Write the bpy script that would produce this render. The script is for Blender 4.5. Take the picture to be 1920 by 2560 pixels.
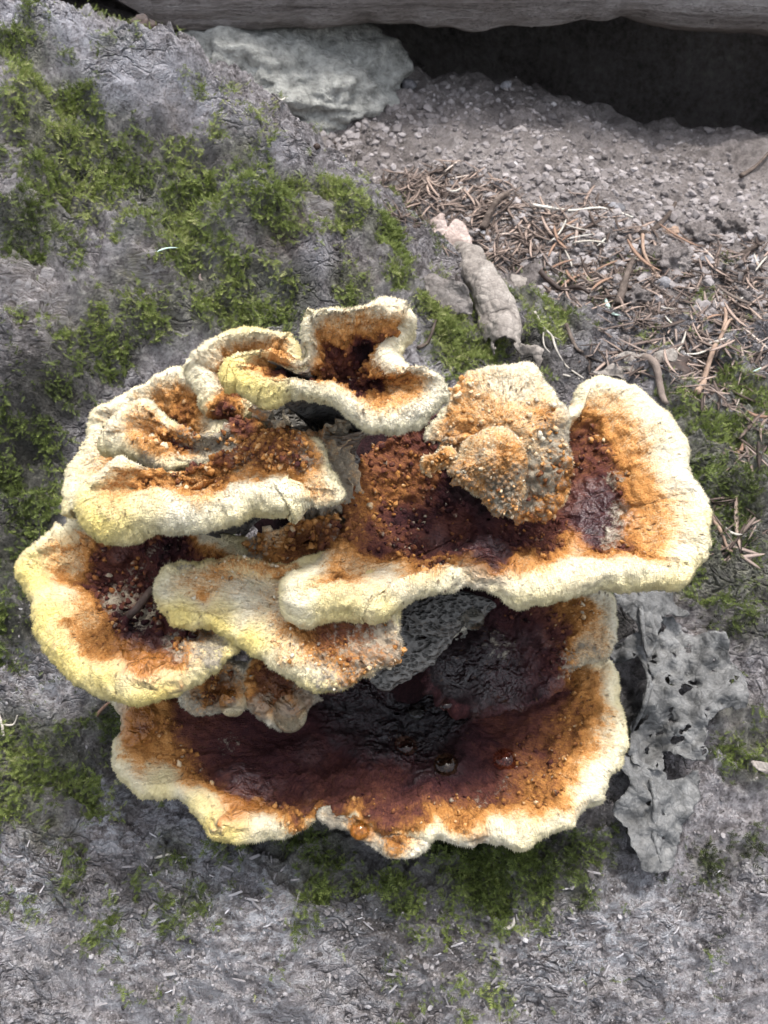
import bpy, math
import numpy as np
from mathutils import Vector, Matrix
from mathutils.geometry import delaunay_2d_cdt

for o in list(bpy.data.objects):
    bpy.data.objects.remove(o)
scene = bpy.context.scene
COL = scene.collection
rng = np.random.default_rng(7)

# ------------------------------------------------------------------ camera
PITCH = math.radians(40.0)
CAM = np.array([0.0, -0.283, 0.238])
FWD = np.array([0.0, math.cos(PITCH), -math.sin(PITCH)])
UPV = np.array([0.0, math.sin(PITCH), math.cos(PITCH)])
RGT = np.array([1.0, 0.0, 0.0])
cd = bpy.data.cameras.new('camera')
cam = bpy.data.objects.new('camera', cd)
COL.objects.link(cam)
cam.location = CAM
cam.rotation_euler = (math.pi / 2 - PITCH, 0, 0)
cd.sensor_fit = 'VERTICAL'
cd.sensor_height = 24
cd.sensor_width = 18
cd.lens = 24
cd.clip_start = 0.01
cd.clip_end = 60
cd.dof.use_dof = True
cd.dof.focus_distance = 0.33
cd.dof.aperture_fstop = 28
scene.camera = cam
scene.render.resolution_x = 768
scene.render.resolution_y = 1024

# ------------------------------------------------------------------ light
SUN_AZ, SUN_EL = math.radians(30.0), math.radians(80.0)     # direction towards the sun
w = bpy.data.worlds.new('World')
scene.world = w
w.use_nodes = True
wn = w.node_tree
sky = wn.nodes.new('ShaderNodeTexSky')
sky.sky_type = 'NISHITA'
sky.sun_disc = False
sky.sun_elevation = SUN_EL
sky.sun_rotation = math.pi / 2 - SUN_AZ
sky.air_density = 1.0
sky.dust_density = 4.0
sky.ozone_density = 0.6
bg = wn.nodes['Background']
hs = wn.nodes.new('ShaderNodeHueSaturation')
hs.inputs['Saturation'].default_value = 0.42
wn.links.new(sky.outputs[0], hs.inputs['Color'])
wn.links.new(hs.outputs[0], bg.inputs[0])
bg.inputs[1].default_value = 0.15
sl = bpy.data.lights.new('sun', 'SUN')
sl.energy = 1.35
sl.angle = math.radians(12)
sl.color = (1.0, 0.965, 0.92)
sun = bpy.data.objects.new('sun', sl)
COL.objects.link(sun)
sd = Vector((math.cos(SUN_EL) * math.cos(SUN_AZ), math.cos(SUN_EL) * math.sin(SUN_AZ), math.sin(SUN_EL)))
sun.rotation_euler = sd.to_track_quat('Z', 'Y').to_euler()
vs = scene.view_settings
vs.view_transform = 'Standard'
vs.look = 'None'
vs.exposure = 1.42
vs.gamma = 1.0

# ------------------------------------------------------------------ numeric helpers
PXM = 0.75 / 1920                                   # metres per photo pixel at distance 1


def raydir(px, py):
    px = np.asarray(px, float); py = np.asarray(py, float)
    u = (px - 960) * PXM
    v = (1280 - py) * PXM
    return FWD + u[..., None] * RGT + v[..., None] * UPV


def at(px, py, t):
    return CAM + raydir(px, py) * np.asarray(t, float)[..., None]


def project(P):
    d = P - CAM
    z = d @ FWD
    return np.stack([960 + (d @ RGT) / z / PXM, 1280 - (d @ UPV) / z / PXM], -1)


_perm = np.random.default_rng(11).permutation(256)
_perm = np.concatenate([_perm, _perm, _perm])
_grad = np.random.default_rng(12).normal(size=(256, 3))
_grad /= np.linalg.norm(_grad, axis=1)[:, None]


def noise(P, s=1.0, off=0.0):
    P = np.asarray(P, float) * s + off + 100.0
    I = np.floor(P).astype(int)
    Fr = P - I
    I &= 255
    W = Fr * Fr * Fr * (Fr * (Fr * 6 - 15) + 10)
    r = 0
    for dx in (0, 1):
        wx = W[..., 0] if dx else 1 - W[..., 0]
        a = _perm[I[..., 0] + dx]
        for dy in (0, 1):
            wy = W[..., 1] if dy else 1 - W[..., 1]
            b = _perm[a + I[..., 1] + dy]
            for dz in (0, 1):
                wz = W[..., 2] if dz else 1 - W[..., 2]
                g = _grad[_perm[b + I[..., 2] + dz] & 255]
                d = Fr - np.array([dx, dy, dz])
                r = r + wx * wy * wz * (g * d).sum(-1)
    return r * 1.6


def fbm(P, s, octs=4, off=0.0, gain=0.5):
    r = 0; a = 1.0
    for k in range(octs):
        r = r + a * noise(P, s, off + k * 17.3)
        s *= 2.03; a *= gain
    return r


def worley(P, s, off=0.0):
    """distance to nearest cell point, in cell units, and a random id"""
    P = np.asarray(P, float) * s + off + 50.0
    I = np.floor(P).astype(int)
    best = np.full(P.shape[:-1], 9.0)
    ident = np.zeros(P.shape[:-1])
    for dx in (-1, 0, 1):
        for dy in (-1, 0, 1):
            for dz in (-1, 0, 1):
                c = I + np.array([dx, dy, dz])
                h = _perm[_perm[_perm[c[..., 0] & 255] + (c[..., 1] & 255)] + (c[..., 2] & 255)]
                q = c + (_grad[h & 255] * 0.45 + 0.5)
                d = ((P - q) ** 2).sum(-1)
                m = d < best
                best = np.where(m, d, best)
                ident = np.where(m, h / 255.0, ident)
    return np.sqrt(best), ident


def sstep(a, b, x):
    t = np.clip((x - a) / (b - a), 0, 1)
    return t * t * (3 - 2 * t)


def unit(v):
    return v / np.maximum(np.linalg.norm(v, axis=-1, keepdims=True), 1e-12)


def catmull_closed(P, n):
    """closed Catmull-Rom through the rows of P (any number of columns), n samples even in arc length of cols 0-1"""
    P = np.asarray(P, float); k = len(P); out = []
    for i in range(k):
        p0, p1, p2, p3 = P[i - 1], P[i], P[(i + 1) % k], P[(i + 2) % k]
        for t in np.linspace(0, 1, 24, endpoint=False):
            out.append(.5 * (2 * p1 + (p2 - p0) * t + (2 * p0 - 5 * p1 + 4 * p2 - p3) * t * t + (3 * p1 - p0 - 3 * p2 + p3) * t ** 3))
    out = np.array(out)
    return resample(np.vstack([out, out[:1]]), n + 1)[:-1]


def resample(P, n):
    d = np.linalg.norm(np.diff(P[:, :2], axis=0), axis=1) if P.shape[1] > 3 or P.shape[1] == 2 else np.linalg.norm(np.diff(P, axis=0), axis=1)
    s = np.concatenate([[0], np.cumsum(d)])
    u = np.linspace(0, s[-1], n)
    return np.stack([np.interp(u, s, P[:, j]) for j in range(P.shape[1])], -1)


def blur_closed(A, k):
    for _ in range(k):
        A = (np.roll(A, 1, 0) + 2 * A + np.roll(A, -1, 0)) / 4
    return A


# photo crops used while tracing: crop pixel -> photo pixel
CROPS = {1: (500, 720, .42194), 2: (130, 780, .46414), 3: (680, 880, .67511), 4: (0, 1250, .63291),
         5: (250, 1480, .84388), 6: (1000, 500, .55455), 13: (0, 700, .57866), 14: (960, 700, .57866),
         15: (0, 1300, .57866), 16: (960, 1300, .57866), 17: (0, 1900, .57866), 18: (960, 1900, .57866),
         11: (0, 0, .57866), 12: (960, 0, .57866), 0: (0, 0, 1.0)}


def T(c, pts):
    ox, oy, s = CROPS[c]
    return [(ox + p[0] * s, oy + p[1] * s) + tuple(p[2:]) for p in pts]


def T1(c, x, y):
    return T(c, [(x, y)])[0]


# ------------------------------------------------------------------ scene helpers
def put_attr(me, name, arr):
    a = me.attributes.new(name, 'FLOAT', 'POINT')
    a.data.foreach_set('value', np.ascontiguousarray(arr, np.float32).ravel())


def mesh(name, V, F, attrs=None, uv=None, smooth=True):
    """F: int array (n,3)/(n,4)"""
    me = bpy.data.meshes.new(name)
    V = np.ascontiguousarray(V, np.float32).reshape(-1, 3)
    F = np.ascontiguousarray(F, np.int32)
    n, k = F.shape
    me.vertices.add(len(V)); me.vertices.foreach_set('co', V.ravel())
    me.loops.add(n * k); me.loops.foreach_set('vertex_index', F.ravel())
    me.polygons.add(n)
    me.polygons.foreach_set('loop_start', np.arange(0, n * k, k, dtype=np.int32))
    me.polygons.foreach_set('loop_total', np.full(n, k, np.int32))
    me.update(calc_edges=True)
    me.polygons.foreach_set('use_smooth', np.full(n, smooth))
    if attrs:
        for a, v in attrs.items():
            put_attr(me, a, v)
    if uv is not None:
        l = me.uv_layers.new(name='grain')
        l.data.foreach_set('uv', np.ascontiguousarray(uv[F.ravel()], np.float32).ravel())
    me.validate()
    return me


def link(name, me, mat=None, parent=None):
    o = bpy.data.objects.new(name, me)
    COL.objects.link(o)
    if mat is not None and len(me.materials) == 0:
        me.materials.append(mat)
    if parent is not None:
        o.parent = parent
        if parent.type == 'EMPTY':
            o.matrix_parent_inverse = Matrix.Translation(-Vector(parent.location))
    return o


def tag(o, label=None, cat=None, group=None, kind=None):
    if label: o['label'] = label
    if cat: o['category'] = cat
    if group: o['group'] = group
    if kind: o['kind'] = kind
    return o


def empty(name, loc):
    o = bpy.data.objects.new(name, None)
    o.empty_display_size = 0.02
    o.location = loc
    COL.objects.link(o)
    return o


def grid_faces(r, c, closed=False):
    i = np.arange(r - 1)[:, None]
    j = np.arange(c if closed else c - 1)[None, :]
    j2 = (j + 1) % c
    return np.stack([i * c + j, i * c + j2, (i + 1) * c + j2, (i + 1) * c + j], -1).reshape(-1, 4)


def grid_normals(G, closed=True):
    du = np.gradient(G, axis=0)
    dv = (np.roll(G, -1, 1) - np.roll(G, 1, 1)) if closed else np.gradient(G, axis=1)
    n = unit(np.cross(dv, du))
    return n


def ico(sub=1):
    import bmesh
    bm = bmesh.new()
    bmesh.ops.create_icosphere(bm, subdivisions=sub, radius=1.0)
    V = np.array([v.co[:] for v in bm.verts])
    F = np.array([[v.index for v in f.verts] for f in bm.faces])
    bm.free()
    return V, F


ICO1 = ico(1)
ICO2 = ico(2)
ICO3 = ico(3)


def frames(N, yaw=None):
    """n x 3 x 3, columns = tangent a, tangent b, normal"""
    N = unit(N)
    ref = np.where(np.abs(N[:, 2:3]) > .9, np.array([[1., 0, 0]]), np.array([[0, 0, 1.]]))
    a = unit(np.cross(ref, N)); b = np.cross(N, a)
    if yaw is not None:
        c, s = np.cos(yaw)[:, None], np.sin(yaw)[:, None]
        a, b = a * c + b * s, b * c - a * s
    return np.stack([a, b, N], -1)


def scatter(base, P, R, S):
    """copies of base=(V,F): P n,3 ; R n,3,3 ; S n,3 -> V,F"""
    V0, F0 = base
    V = (V0[None] * S[:, None, :]) @ np.swapaxes(R, 1, 2) + P[:, None, :]
    F = F0[None] + (np.arange(len(P)) * len(V0))[:, None, None]
    return V.reshape(-1, 3), F.reshape(-1, F0.shape[1])


# ------------------------------------------------------------------ node helpers
def new_mat(name):
    m = bpy.data.materials.new(name)
    m.use_nodes = True
    nt = m.node_tree
    return m, nt, nt.nodes['Principled BSDF']


class NT:
    def __init__(s, nt): s.nt = nt

    def n(s, typ, **kw):
        x = s.nt.nodes.new(typ)
        for k, v in kw.items(): setattr(x, k, v)
        return x

    def l(s, a, b): s.nt.links.new(a, b)

    def val(s, sock, v):
        if hasattr(v, 'links') or isinstance(v, bpy.types.NodeSocket): s.l(v, sock)
        else: sock.default_value = v

    def attr(s, name): return s.n('ShaderNodeAttribute', attribute_name=name).outputs['Fac']

    def math(s, op, a, b=0.0, c=None, clamp=False):
        x = s.n('ShaderNodeMath', operation=op); x.use_clamp = clamp
        s.val(x.inputs[0], a); s.val(x.inputs[1], b)
        if c is not None: s.val(x.inputs[2], c)
        return x.outputs[0]

    def mix(s, f, a, b, blend='MIX'):
        x = s.n('ShaderNodeMix', data_type='RGBA', blend_type=blend)
        s.val(x.inputs[0], f)
        for i, c in ((6, a), (7, b)):
            if isinstance(c, tuple): x.inputs[i].default_value = (*c, 1) if len(c) == 3 else c
            else: s.l(c, x.inputs[i])
        return x.outputs[2]

    def noise(s, scale, detail=4, rough=.6, vec=None, dist=0.0):
        x = s.n('ShaderNodeTexNoise')
        x.inputs['Scale'].default_value = scale; x.inputs['Detail'].default_value = detail
        x.inputs['Roughness'].default_value = rough; x.inputs['Distortion'].default_value = dist
        s.l(vec if vec is not None else s.obj(), x.inputs['Vector'])
        return x.outputs['Fac']

    def vor(s, scale, vec=None, feature='F1', out='Distance', rnd=1.0):
        x = s.n('ShaderNodeTexVoronoi', feature=feature)
        x.inputs['Scale'].default_value = scale; x.inputs['Randomness'].default_value = rnd
        s.l(vec if vec is not None else s.obj(), x.inputs['Vector'])
        return x.outputs[out]

    def obj(s):
        return s.n('ShaderNodeTexCoord').outputs['Object']

    def mapv(s, scale, vec=None, rot=(0, 0, 0)):
        x = s.n('ShaderNodeMapping'); x.inputs['Scale'].default_value = scale; x.inputs['Rotation'].default_value = rot
        s.l(vec if vec is not None else s.obj(), x.inputs['Vector'])
        return x.outputs[0]

    def ramp(s, f, stops, interp='LINEAR'):
        x = s.n('ShaderNodeValToRGB'); cr = x.color_ramp; cr.interpolation = interp
        while len(cr.elements) > 1: cr.elements.remove(cr.elements[-1])
        cr.elements[0].position = stops[0][0]; cr.elements[0].color = (*stops[0][1], 1)
        for p, c in stops[1:]:
            e = cr.elements.new(p); e.color = (*c, 1)
        s.l(f, x.inputs[0])
        return x.outputs[0]

    def rng(s, f, a, b, c=0.0, d=1.0):
        x = s.n('ShaderNodeMapRange'); x.clamp = True
        s.val(x.inputs[0], f)
        for i, v in enumerate((a, b, c, d)): s.val(x.inputs[i + 1], v)
        return x.outputs[0]

    def bump(s, h, dist, strength=1.0, prev=None):
        x = s.n('ShaderNodeBump'); x.inputs['Strength'].default_value = strength; x.inputs['Distance'].default_value = dist
        s.l(h, x.inputs['Height'])
        if prev is not None: s.l(prev, x.inputs['Normal'])
        return x.outputs[0]


# ------------------------------------------------------------------ materials
def mat_fungus():
    m, nt, b = new_mat('fungus_flesh')
    k = NT(nt)
    zone = k.attr('zone'); yel = k.attr('yel'); wet = k.attr('wet'); gry = k.attr('gry')
    uvn = k.n('ShaderNodeUVMap', uv_map='grain').outputs[0]
    fib = k.noise(1.0, 3, .6, k.mapv((1500, 330, 1), uvn))
    g1 = k.noise(420, 4, .7)
    g2 = k.noise(1300, 3, .7)
    z = k.math('MULTIPLY_ADD', k.math('SUBTRACT', g1, .5), .7, zone)
    g0 = k.noise(110, 4, .6)
    z = k.math('MULTIPLY_ADD', k.math('SUBTRACT', fib, .5), .8, z)
    z = k.math('MULTIPLY_ADD', k.math('SUBTRACT', g0, .5), .35, z)
    z = k.math('MULTIPLY_ADD', k.math('SUBTRACT', g2, .5), .7, z)
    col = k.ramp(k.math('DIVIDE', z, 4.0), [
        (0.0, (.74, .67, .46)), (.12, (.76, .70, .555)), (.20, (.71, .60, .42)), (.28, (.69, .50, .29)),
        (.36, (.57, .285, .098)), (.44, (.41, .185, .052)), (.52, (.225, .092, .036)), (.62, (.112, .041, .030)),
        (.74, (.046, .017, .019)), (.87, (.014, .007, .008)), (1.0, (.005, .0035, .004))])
    ylow = k.rng(z, .65, 1.45, 1, 0)
    ycol = k.mix(k.noise(160, 3), (.74, .62, .25), (.76, .58, .15))
    col = k.mix(k.math('MULTIPLY', k.math('MULTIPLY', yel, ylow), .95, clamp=True), col, ycol)
    gcol = k.mix(g1, (.17, .14, .10), (.46, .405, .31))
    gm = k.math('ADD', k.math('MULTIPLY_ADD', k.math('SUBTRACT', g1, .5), 1.6, gry), k.math('MULTIPLY', k.math('SUBTRACT', g2, .5), .8))
    col = k.mix(k.math('MULTIPLY', k.rng(gm, .35, .75), k.rng(gry, .05, .3)), col, gcol)
    # small dark pits between the hair tufts
    pit = k.vor(1.0, k.mapv((480, 230, 1), uvn))
    pitm = k.math('MULTIPLY', k.rng(pit, .08, .24, 1, 0), k.rng(k.noise(90, 2), .42, .58))
    pitm = k.math('MULTIPLY', pitm, k.rng(zone, -.2, .3, .5, 1.0))
    col = k.mix(k.math('MULTIPLY', pitm, .75), col, (.10, .055, .03))
    col = k.mix(k.math('MULTIPLY', k.math('MULTIPLY', wet, .6), k.rng(zone, 1.9, 2.4, 1, 0)), col, (.30, .10, .012))
    k.l(col, b.inputs['Base Color'])
    k.l(k.rng(wet, .25, .8, .9, .13), b.inputs['Roughness'])
    k.l(k.rng(wet, .2, .8, .1, .3), b.inputs['Specular IOR Level'])
    k.l(k.rng(zone, .8, 1.8, .12, 0), b.inputs['Sheen Weight'])
    k.l(k.rng(wet, .35, .75, 0, .6), b.inputs['Coat Weight'])
    b.inputs['Coat Roughness'].default_value = .06
    b.inputs['Subsurface Weight'].default_value = .0
    h = k.math('ADD', k.math('MULTIPLY', g2, .6), k.math('MULTIPLY', fib, .8))
    h = k.math('SUBTRACT', h, k.math('MULTIPLY', pitm, .8))
    n1 = k.bump(k.math('MULTIPLY', h, k.rng(wet, .2, .8, 1, .25)), .0011, .85)
    n2 = k.bump(g1, .0018, .8, n1)
    blob = k.math('MULTIPLY', k.noise(190, 2, .5, dist=.8), k.rng(wet, .3, .7))
    n3 = k.bump(blob, .0045, 1.0, n2)
    k.l(n3, b.inputs['Normal'])
    k.l(n3, b.inputs['Coat Normal'])
    return m


def mat_pores():
    m, nt, b = new_mat('fungus_pores')
    k = NT(nt)
    rim = k.attr('rim')
    v = k.vor(1.0, k.mapv((480, 760, 760)), feature='F1')
    g = k.noise(300, 5)
    wall = k.rng(v, .12, .55, 0, 1)
    tone = k.mix(g, (.085, .081, .075), (.21, .20, .183))
    col = k.mix(wall, k.mix(.62, tone, (.035, .032, .028)), tone)
    col = k.mix(k.math('MULTIPLY', rim, .9, clamp=True), col, k.mix(g, (.42, .38, .30), (.66, .60, .46)))
    k.l(col, b.inputs['Base Color'])
    b.inputs['Roughness'].default_value = .7
    k.l(k.bump(k.math('ADD', wall, k.math('MULTIPLY', g, .5)), .0016, 1.0), b.inputs['Normal'])
    return m


def mat_root():
    m, nt, b = new_mat('root_bark')
    k = NT(nt)
    moss = k.attr('moss'); wood = k.attr('wood'); white = k.attr('white'); dark = k.attr('dark'); brown = k.attr('brown')
    g1 = k.noise(45, 5, .65); g2 = k.noise(230, 5, .8); g3 = k.noise(900, 3, .75)
    bark = k.ramp(k.math('ADD', k.math('MULTIPLY', g1, .35), k.math('MULTIPLY', g2, .65)), [
        (.35, (.028, .024, .025)), (.42, (.15, .136, .138)), (.50, (.34, .316, .322)), (.60, (.58, .555, .57))])
    pale = k.attr('pale')
    wv = k.n('ShaderNodeVectorMath', operation='MULTIPLY_ADD')
    nz = k.n('ShaderNodeTexNoise'); nz.inputs['Scale'].default_value = 60; nz.inputs['Detail'].default_value = 5
    k.l(k.obj(), nz.inputs['Vector']); k.l(nz.outputs['Color'], wv.inputs[0]); wv.inputs[1].default_value = (.022, .022, .022); k.l(k.obj(), wv.inputs[2])
    wvec = k.mapv((55, 120, 120), wv.outputs[0], (0, 0, .35))
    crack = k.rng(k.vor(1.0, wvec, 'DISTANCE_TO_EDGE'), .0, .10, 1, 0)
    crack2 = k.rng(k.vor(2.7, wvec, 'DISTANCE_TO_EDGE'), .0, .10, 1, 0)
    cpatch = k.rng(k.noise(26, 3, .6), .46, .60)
    plate = k.n('ShaderNodeSeparateColor'); k.l(k.vor(1.0, wvec, 'F1', 'Color'), plate.inputs[0])
    plate = plate.outputs[0]
    bark = k.mix(k.math('MULTIPLY', k.math('SUBTRACT', 1.0, plate), .35), bark, (.12, .11, .112))
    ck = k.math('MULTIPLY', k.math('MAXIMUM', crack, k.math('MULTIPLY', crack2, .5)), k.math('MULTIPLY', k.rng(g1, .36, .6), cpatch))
    bark = k.mix(k.math('MULTIPLY', ck, .75), bark, (.018, .016, .016))  # dirt in the cracks, with crevice shade painted into their colour
    bark = k.mix(k.math('MULTIPLY', pale, k.rng(g2, .35, .55, .1, .9)), bark, k.mix(g3, (.36, .36, .40), (.62, .62, .68)))
    bark = k.mix(k.math('MULTIPLY', brown, .8, clamp=True), bark, k.mix(g2, (.06, .045, .035), (.25, .19, .15)))
    flake = k.math('MULTIPLY', k.rng(k.noise(1, 6, .75, k.mapv((110, 300, 300))), .47, .58), k.math('MULTIPLY', white, 1.3, clamp=True))
    bark = k.mix(k.math('MULTIPLY', flake, .85, clamp=True), bark, k.mix(g3, (.45, .45, .48), (.78, .79, .83)))
    grain = k.noise(1, 6, .7, k.mapv((55, 420, 300), rot=(0, 0, .6)), dist=1.2)
    wcol = k.ramp(grain, [(.36, (.09, .075, .068)), (.46, (.33, .295, .285)), (.60, (.62, .58, .58))])
    col = k.mix(k.rng(k.math('ADD', wood, k.math('MULTIPLY', k.math('SUBTRACT', g2, .5), .8)), .35, .6), bark, wcol)
    mcol = k.ramp(g2, [(.36, (.016, .018, .010)), (.5, (.075, .085, .036)), (.64, (.19, .19, .11))])
    mm = k.rng(k.math('ADD', moss, k.math('MULTIPLY', k.math('SUBTRACT', g2, .5), .7)), .15, .65)
    col = k.mix(k.math('MULTIPLY', mm, .65), col, mcol)
    col = k.mix(k.math('MULTIPLY', k.rng(dark, .1, .8), k.rng(g2, .35, .65, .95, .78)), col, k.mix(g3, (.014, .014, .012), (.062, .060, .052)))  # dark mask: humus-dark bark together with painted shade
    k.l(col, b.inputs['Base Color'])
    k.l(k.rng(g2, .3, .7, .95, .7), b.inputs['Roughness'])
    b.inputs['Specular IOR Level'].default_value = .3
    n1 = k.bump(g2, .010, 1.0)
    n2 = k.bump(g3, .003, 1.0, n1)
    n2 = k.bump(k.math('SUBTRACT', k.math('MULTIPLY', plate, .5), ck), .005, .9, n2)
    n3 = k.bump(k.math('MULTIPLY', grain, wood), .006, .9, n2)
    k.l(n3, b.inputs['Normal'])
    return m


def mat_soil():
    m, nt, b = new_mat('soil')
    k = NT(nt)
    g1 = k.noise(14, 3, .6); g2 = k.noise(120, 6, .78); g3 = k.noise(700, 3, .75)
    f = k.math('ADD', k.math('MULTIPLY', g1, .3), k.math('ADD', k.math('MULTIPLY', g2, .5), k.math('MULTIPLY', g3, .2)))
    col = k.ramp(f, [(.36, (.05, .043, .040)), (.45, (.20, .176, .166)), (.55, (.34, .304, .290)), (.68, (.50, .465, .45))])
    k.l(col, b.inputs['Base Color'])
    b.inputs['Roughness'].default_value = .95
    b.inputs['Specular IOR Level'].default_value = .2
    k.l(k.bump(g3, .002, .8, k.bump(g2, .010, 1.0)), b.inputs['Normal'])
    return m


def mat_vary(name, c0, c1, scale=300, rough=.85, bump=.0008, spec=.25, rnd=0.0):
    """two-tone noise material, optionally shifted per object"""
    m, nt, b = new_mat(name)
    k = NT(nt)
    g = k.noise(scale, 6, .7)
    if rnd:
        oi = k.n('ShaderNodeObjectInfo').outputs['Random']
        g = k.math('ADD', g, k.math('MULTIPLY', k.math('SUBTRACT', oi, .5), rnd))
    col = k.ramp(g, [(.28, c0), (.72, c1)])
    k.l(col, b.inputs['Base Color'])
    b.inputs['Roughness'].default_value = rough
    b.inputs['Specular IOR Level'].default_value = spec
    k.l(k.bump(k.noise(scale * 2, 5, .7), bump, .8), b.inputs['Normal'])
    return m


def mat_tone(name, stops, rough=.7, scale=200):
    """colour from the per-vertex 'tone' attribute"""
    m, nt, b = new_mat(name)
    k = NT(nt)
    t = k.math('MULTIPLY_ADD', k.math('SUBTRACT', k.noise(scale, 4, .7), .5), .3, k.attr('tone'))
    k.l(k.ramp(t, stops), b.inputs['Base Color'])
    b.inputs['Roughness'].default_value = rough
    b.inputs['Specular IOR Level'].default_value = .25
    k.l(k.bump(k.noise(scale * 3, 5, .7), .0007, .7), b.inputs['Normal'])
    return m


def mat_moss():
    m, nt, b = new_mat('moss_green')
    k = NT(nt)
    t = k.attr('tone')
    col = k.ramp(t, [(0, (.022, .026, .012)), (.25, (.060, .078, .024)), (.5, (.135, .175, .045)), (.75, (.225, .265, .080)), (1, (.36, .36, .17))])
    k.l(col, b.inputs['Base Color'])
    b.inputs['Roughness'].default_value = .6
    b.inputs['Specular IOR Level'].default_value = .2
    b.inputs['Transmission Weight'].default_value = 0
    tr = k.n('ShaderNodeBsdfTranslucent'); k.l(col, tr.inputs[0])
    mx = k.n('ShaderNodeMixShader'); mx.inputs[0].default_value = .3
    k.l(b.outputs[0], mx.inputs[1]); k.l(tr.outputs[0], mx.inputs[2])
    k.l(mx.outputs[0], nt.nodes['Material Output'].inputs['Surface'])
    return m


def mat_leaf(name, c0, c1, c2):
    m, nt, b = new_mat(name)
    k = NT(nt)
    g = k.noise(90, 7, .7); v = k.vor(260, feature='DISTANCE_TO_EDGE'); f = k.noise(900, 3)
    col = k.ramp(k.math('ADD', k.math('MULTIPLY', g, .75), k.math('MULTIPLY', f, .25)), [(.3, c0), (.5, c1), (.7, c2)])
    col = k.mix(k.math('MULTIPLY', k.rng(v, 0, .05, 1, 0), .35), col, c0)
    k.l(col, b.inputs['Base Color'])
    b.inputs['Roughness'].default_value = .75
    b.inputs['Specular IOR Level'].default_value = .3
    k.l(k.bump(f, .0006, .6, k.bump(v, .0016, .7)), b.inputs['Normal'])
    return m


def mat_log():
    m, nt, b = new_mat('weathered_wood')
    k = NT(nt)
    g = k.noise(1, 8, .7, k.mapv((5, 90, 90)), dist=.6); f = k.noise(1, 6, .75, k.mapv((40, 500, 500)))
    col = k.ramp(k.math('ADD', k.math('MULTIPLY', g, .6), k.math('MULTIPLY', f, .4)),
                 [(.34, (.05, .042, .039)), (.45, (.22, .195, .182)), (.56, (.37, .34, .325)), (.70, (.52, .49, .475))])
    k.l(col, b.inputs['Base Color'])
    b.inputs['Roughness'].default_value = .9
    b.inputs['Specular IOR Level'].default_value = .2
    k.l(k.bump(f, .004, .8, k.bump(g, .014, .9)), b.inputs['Normal'])
    return m


def mat_drop(name, c, bub=0.0):
    m, nt, b = new_mat(name)
    b.inputs['Base Color'].default_value = (*c, 1)
    b.inputs['Roughness'].default_value = .02
    b.inputs['IOR'].default_value = 1.34
    b.inputs['Transmission Weight'].default_value = 1.0
    return m


M_F = mat_fungus(); M_P = mat_pores(); M_R = mat_root(); M_S = mat_soil(); M_M = mat_moss()
M_LOG = mat_log()
M_ROCK = mat_vary('rock_grey', (.15, .15, .138), (.66, .66, .61), 130, .9, .012, .2)
M_PEB = mat_vary('pebble_grey', (.085, .083, .088), (.36, .355, .37), 250, .8, .0012, .3, .5)
M_NEED = mat_vary('dry_needle', (.06, .042, .034), (.36, .27, .22), 120, .75, .0004, .3, .9)
M_NEEDR = mat_vary('orange_needle', (.14, .08, .055), (.36, .23, .16), 200, .75, .0004, .3, .3)
M_NEEDP = mat_vary('pale_needle', (.42, .38, .32), (.66, .63, .56), 200, .75, .0004, .3, .3)
M_MINT = mat_vary('mint_needle', (.36, .50, .44), (.62, .76, .68), 200, .7, .0003, .3)
M_CYAN = mat_vary('cyan_chip', (.10, .38, .42), (.25, .60, .62), 300, .6, .0003, .3)
M_TWIG = mat_vary('twig_bark', (.05, .037, .03), (.20, .16, .135), 200, .85, .0008, .25, .5)
M_STEM = mat_vary('tan_stem', (.17, .115, .085), (.38, .27, .20), 150, .8, .0006, .25)
M_DTW = mat_vary('dark_twig', (.012, .008, .007), (.07, .045, .035), 200, .6, .0008, .35)
M_RLT = mat_vary('rootlet', (.28, .25, .21), (.55, .51, .45), 200, .85, .0004, .25)
M_LG = mat_leaf('dead_leaf_grey', (.035, .035, .034), (.12, .12, .118), (.25, .25, .245))
M_LT = mat_leaf('dead_leaf_tan', (.085, .072, .063), (.22, .195, .172), (.36, .33, .295))
M_LP = mat_leaf('dead_leaf_pinkish', (.17, .13, .11), (.38, .30, .265), (.54, .46, .42))
M_LD = mat_leaf('dead_leaf_dusk', (.05, .042, .038), (.13, .115, .105), (.24, .22, .205))
M_CR = mat_tone('soil_crumb', [(0, (.04, .035, .033)), (.4, (.20, .180, .175)), (.75, (.38, .35, .345)), (1, (.62, .61, .61))], .95, 400)
M_LIT = mat_tone('litter_bits', [(0, (.03, .022, .018)), (.4, (.14, .105, .088)), (.8, (.30, .235, .20)), (1, (.52, .44, .38))], .85, 300)
M_FLK = mat_tone('bark_flake', [(0, (.05, .045, .045)), (.4, (.22, .205, .205)), (.75, (.40, .385, .39)), (1, (.66, .66, .69))], .9, 400)
M_DROP = mat_drop('amber_drop', (.98, .80, .45))
M_DROPR = mat_drop('red_drop', (.92, .55, .38))
M_DROPC = mat_drop('clear_drop', (.98, .96, .86))


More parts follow.
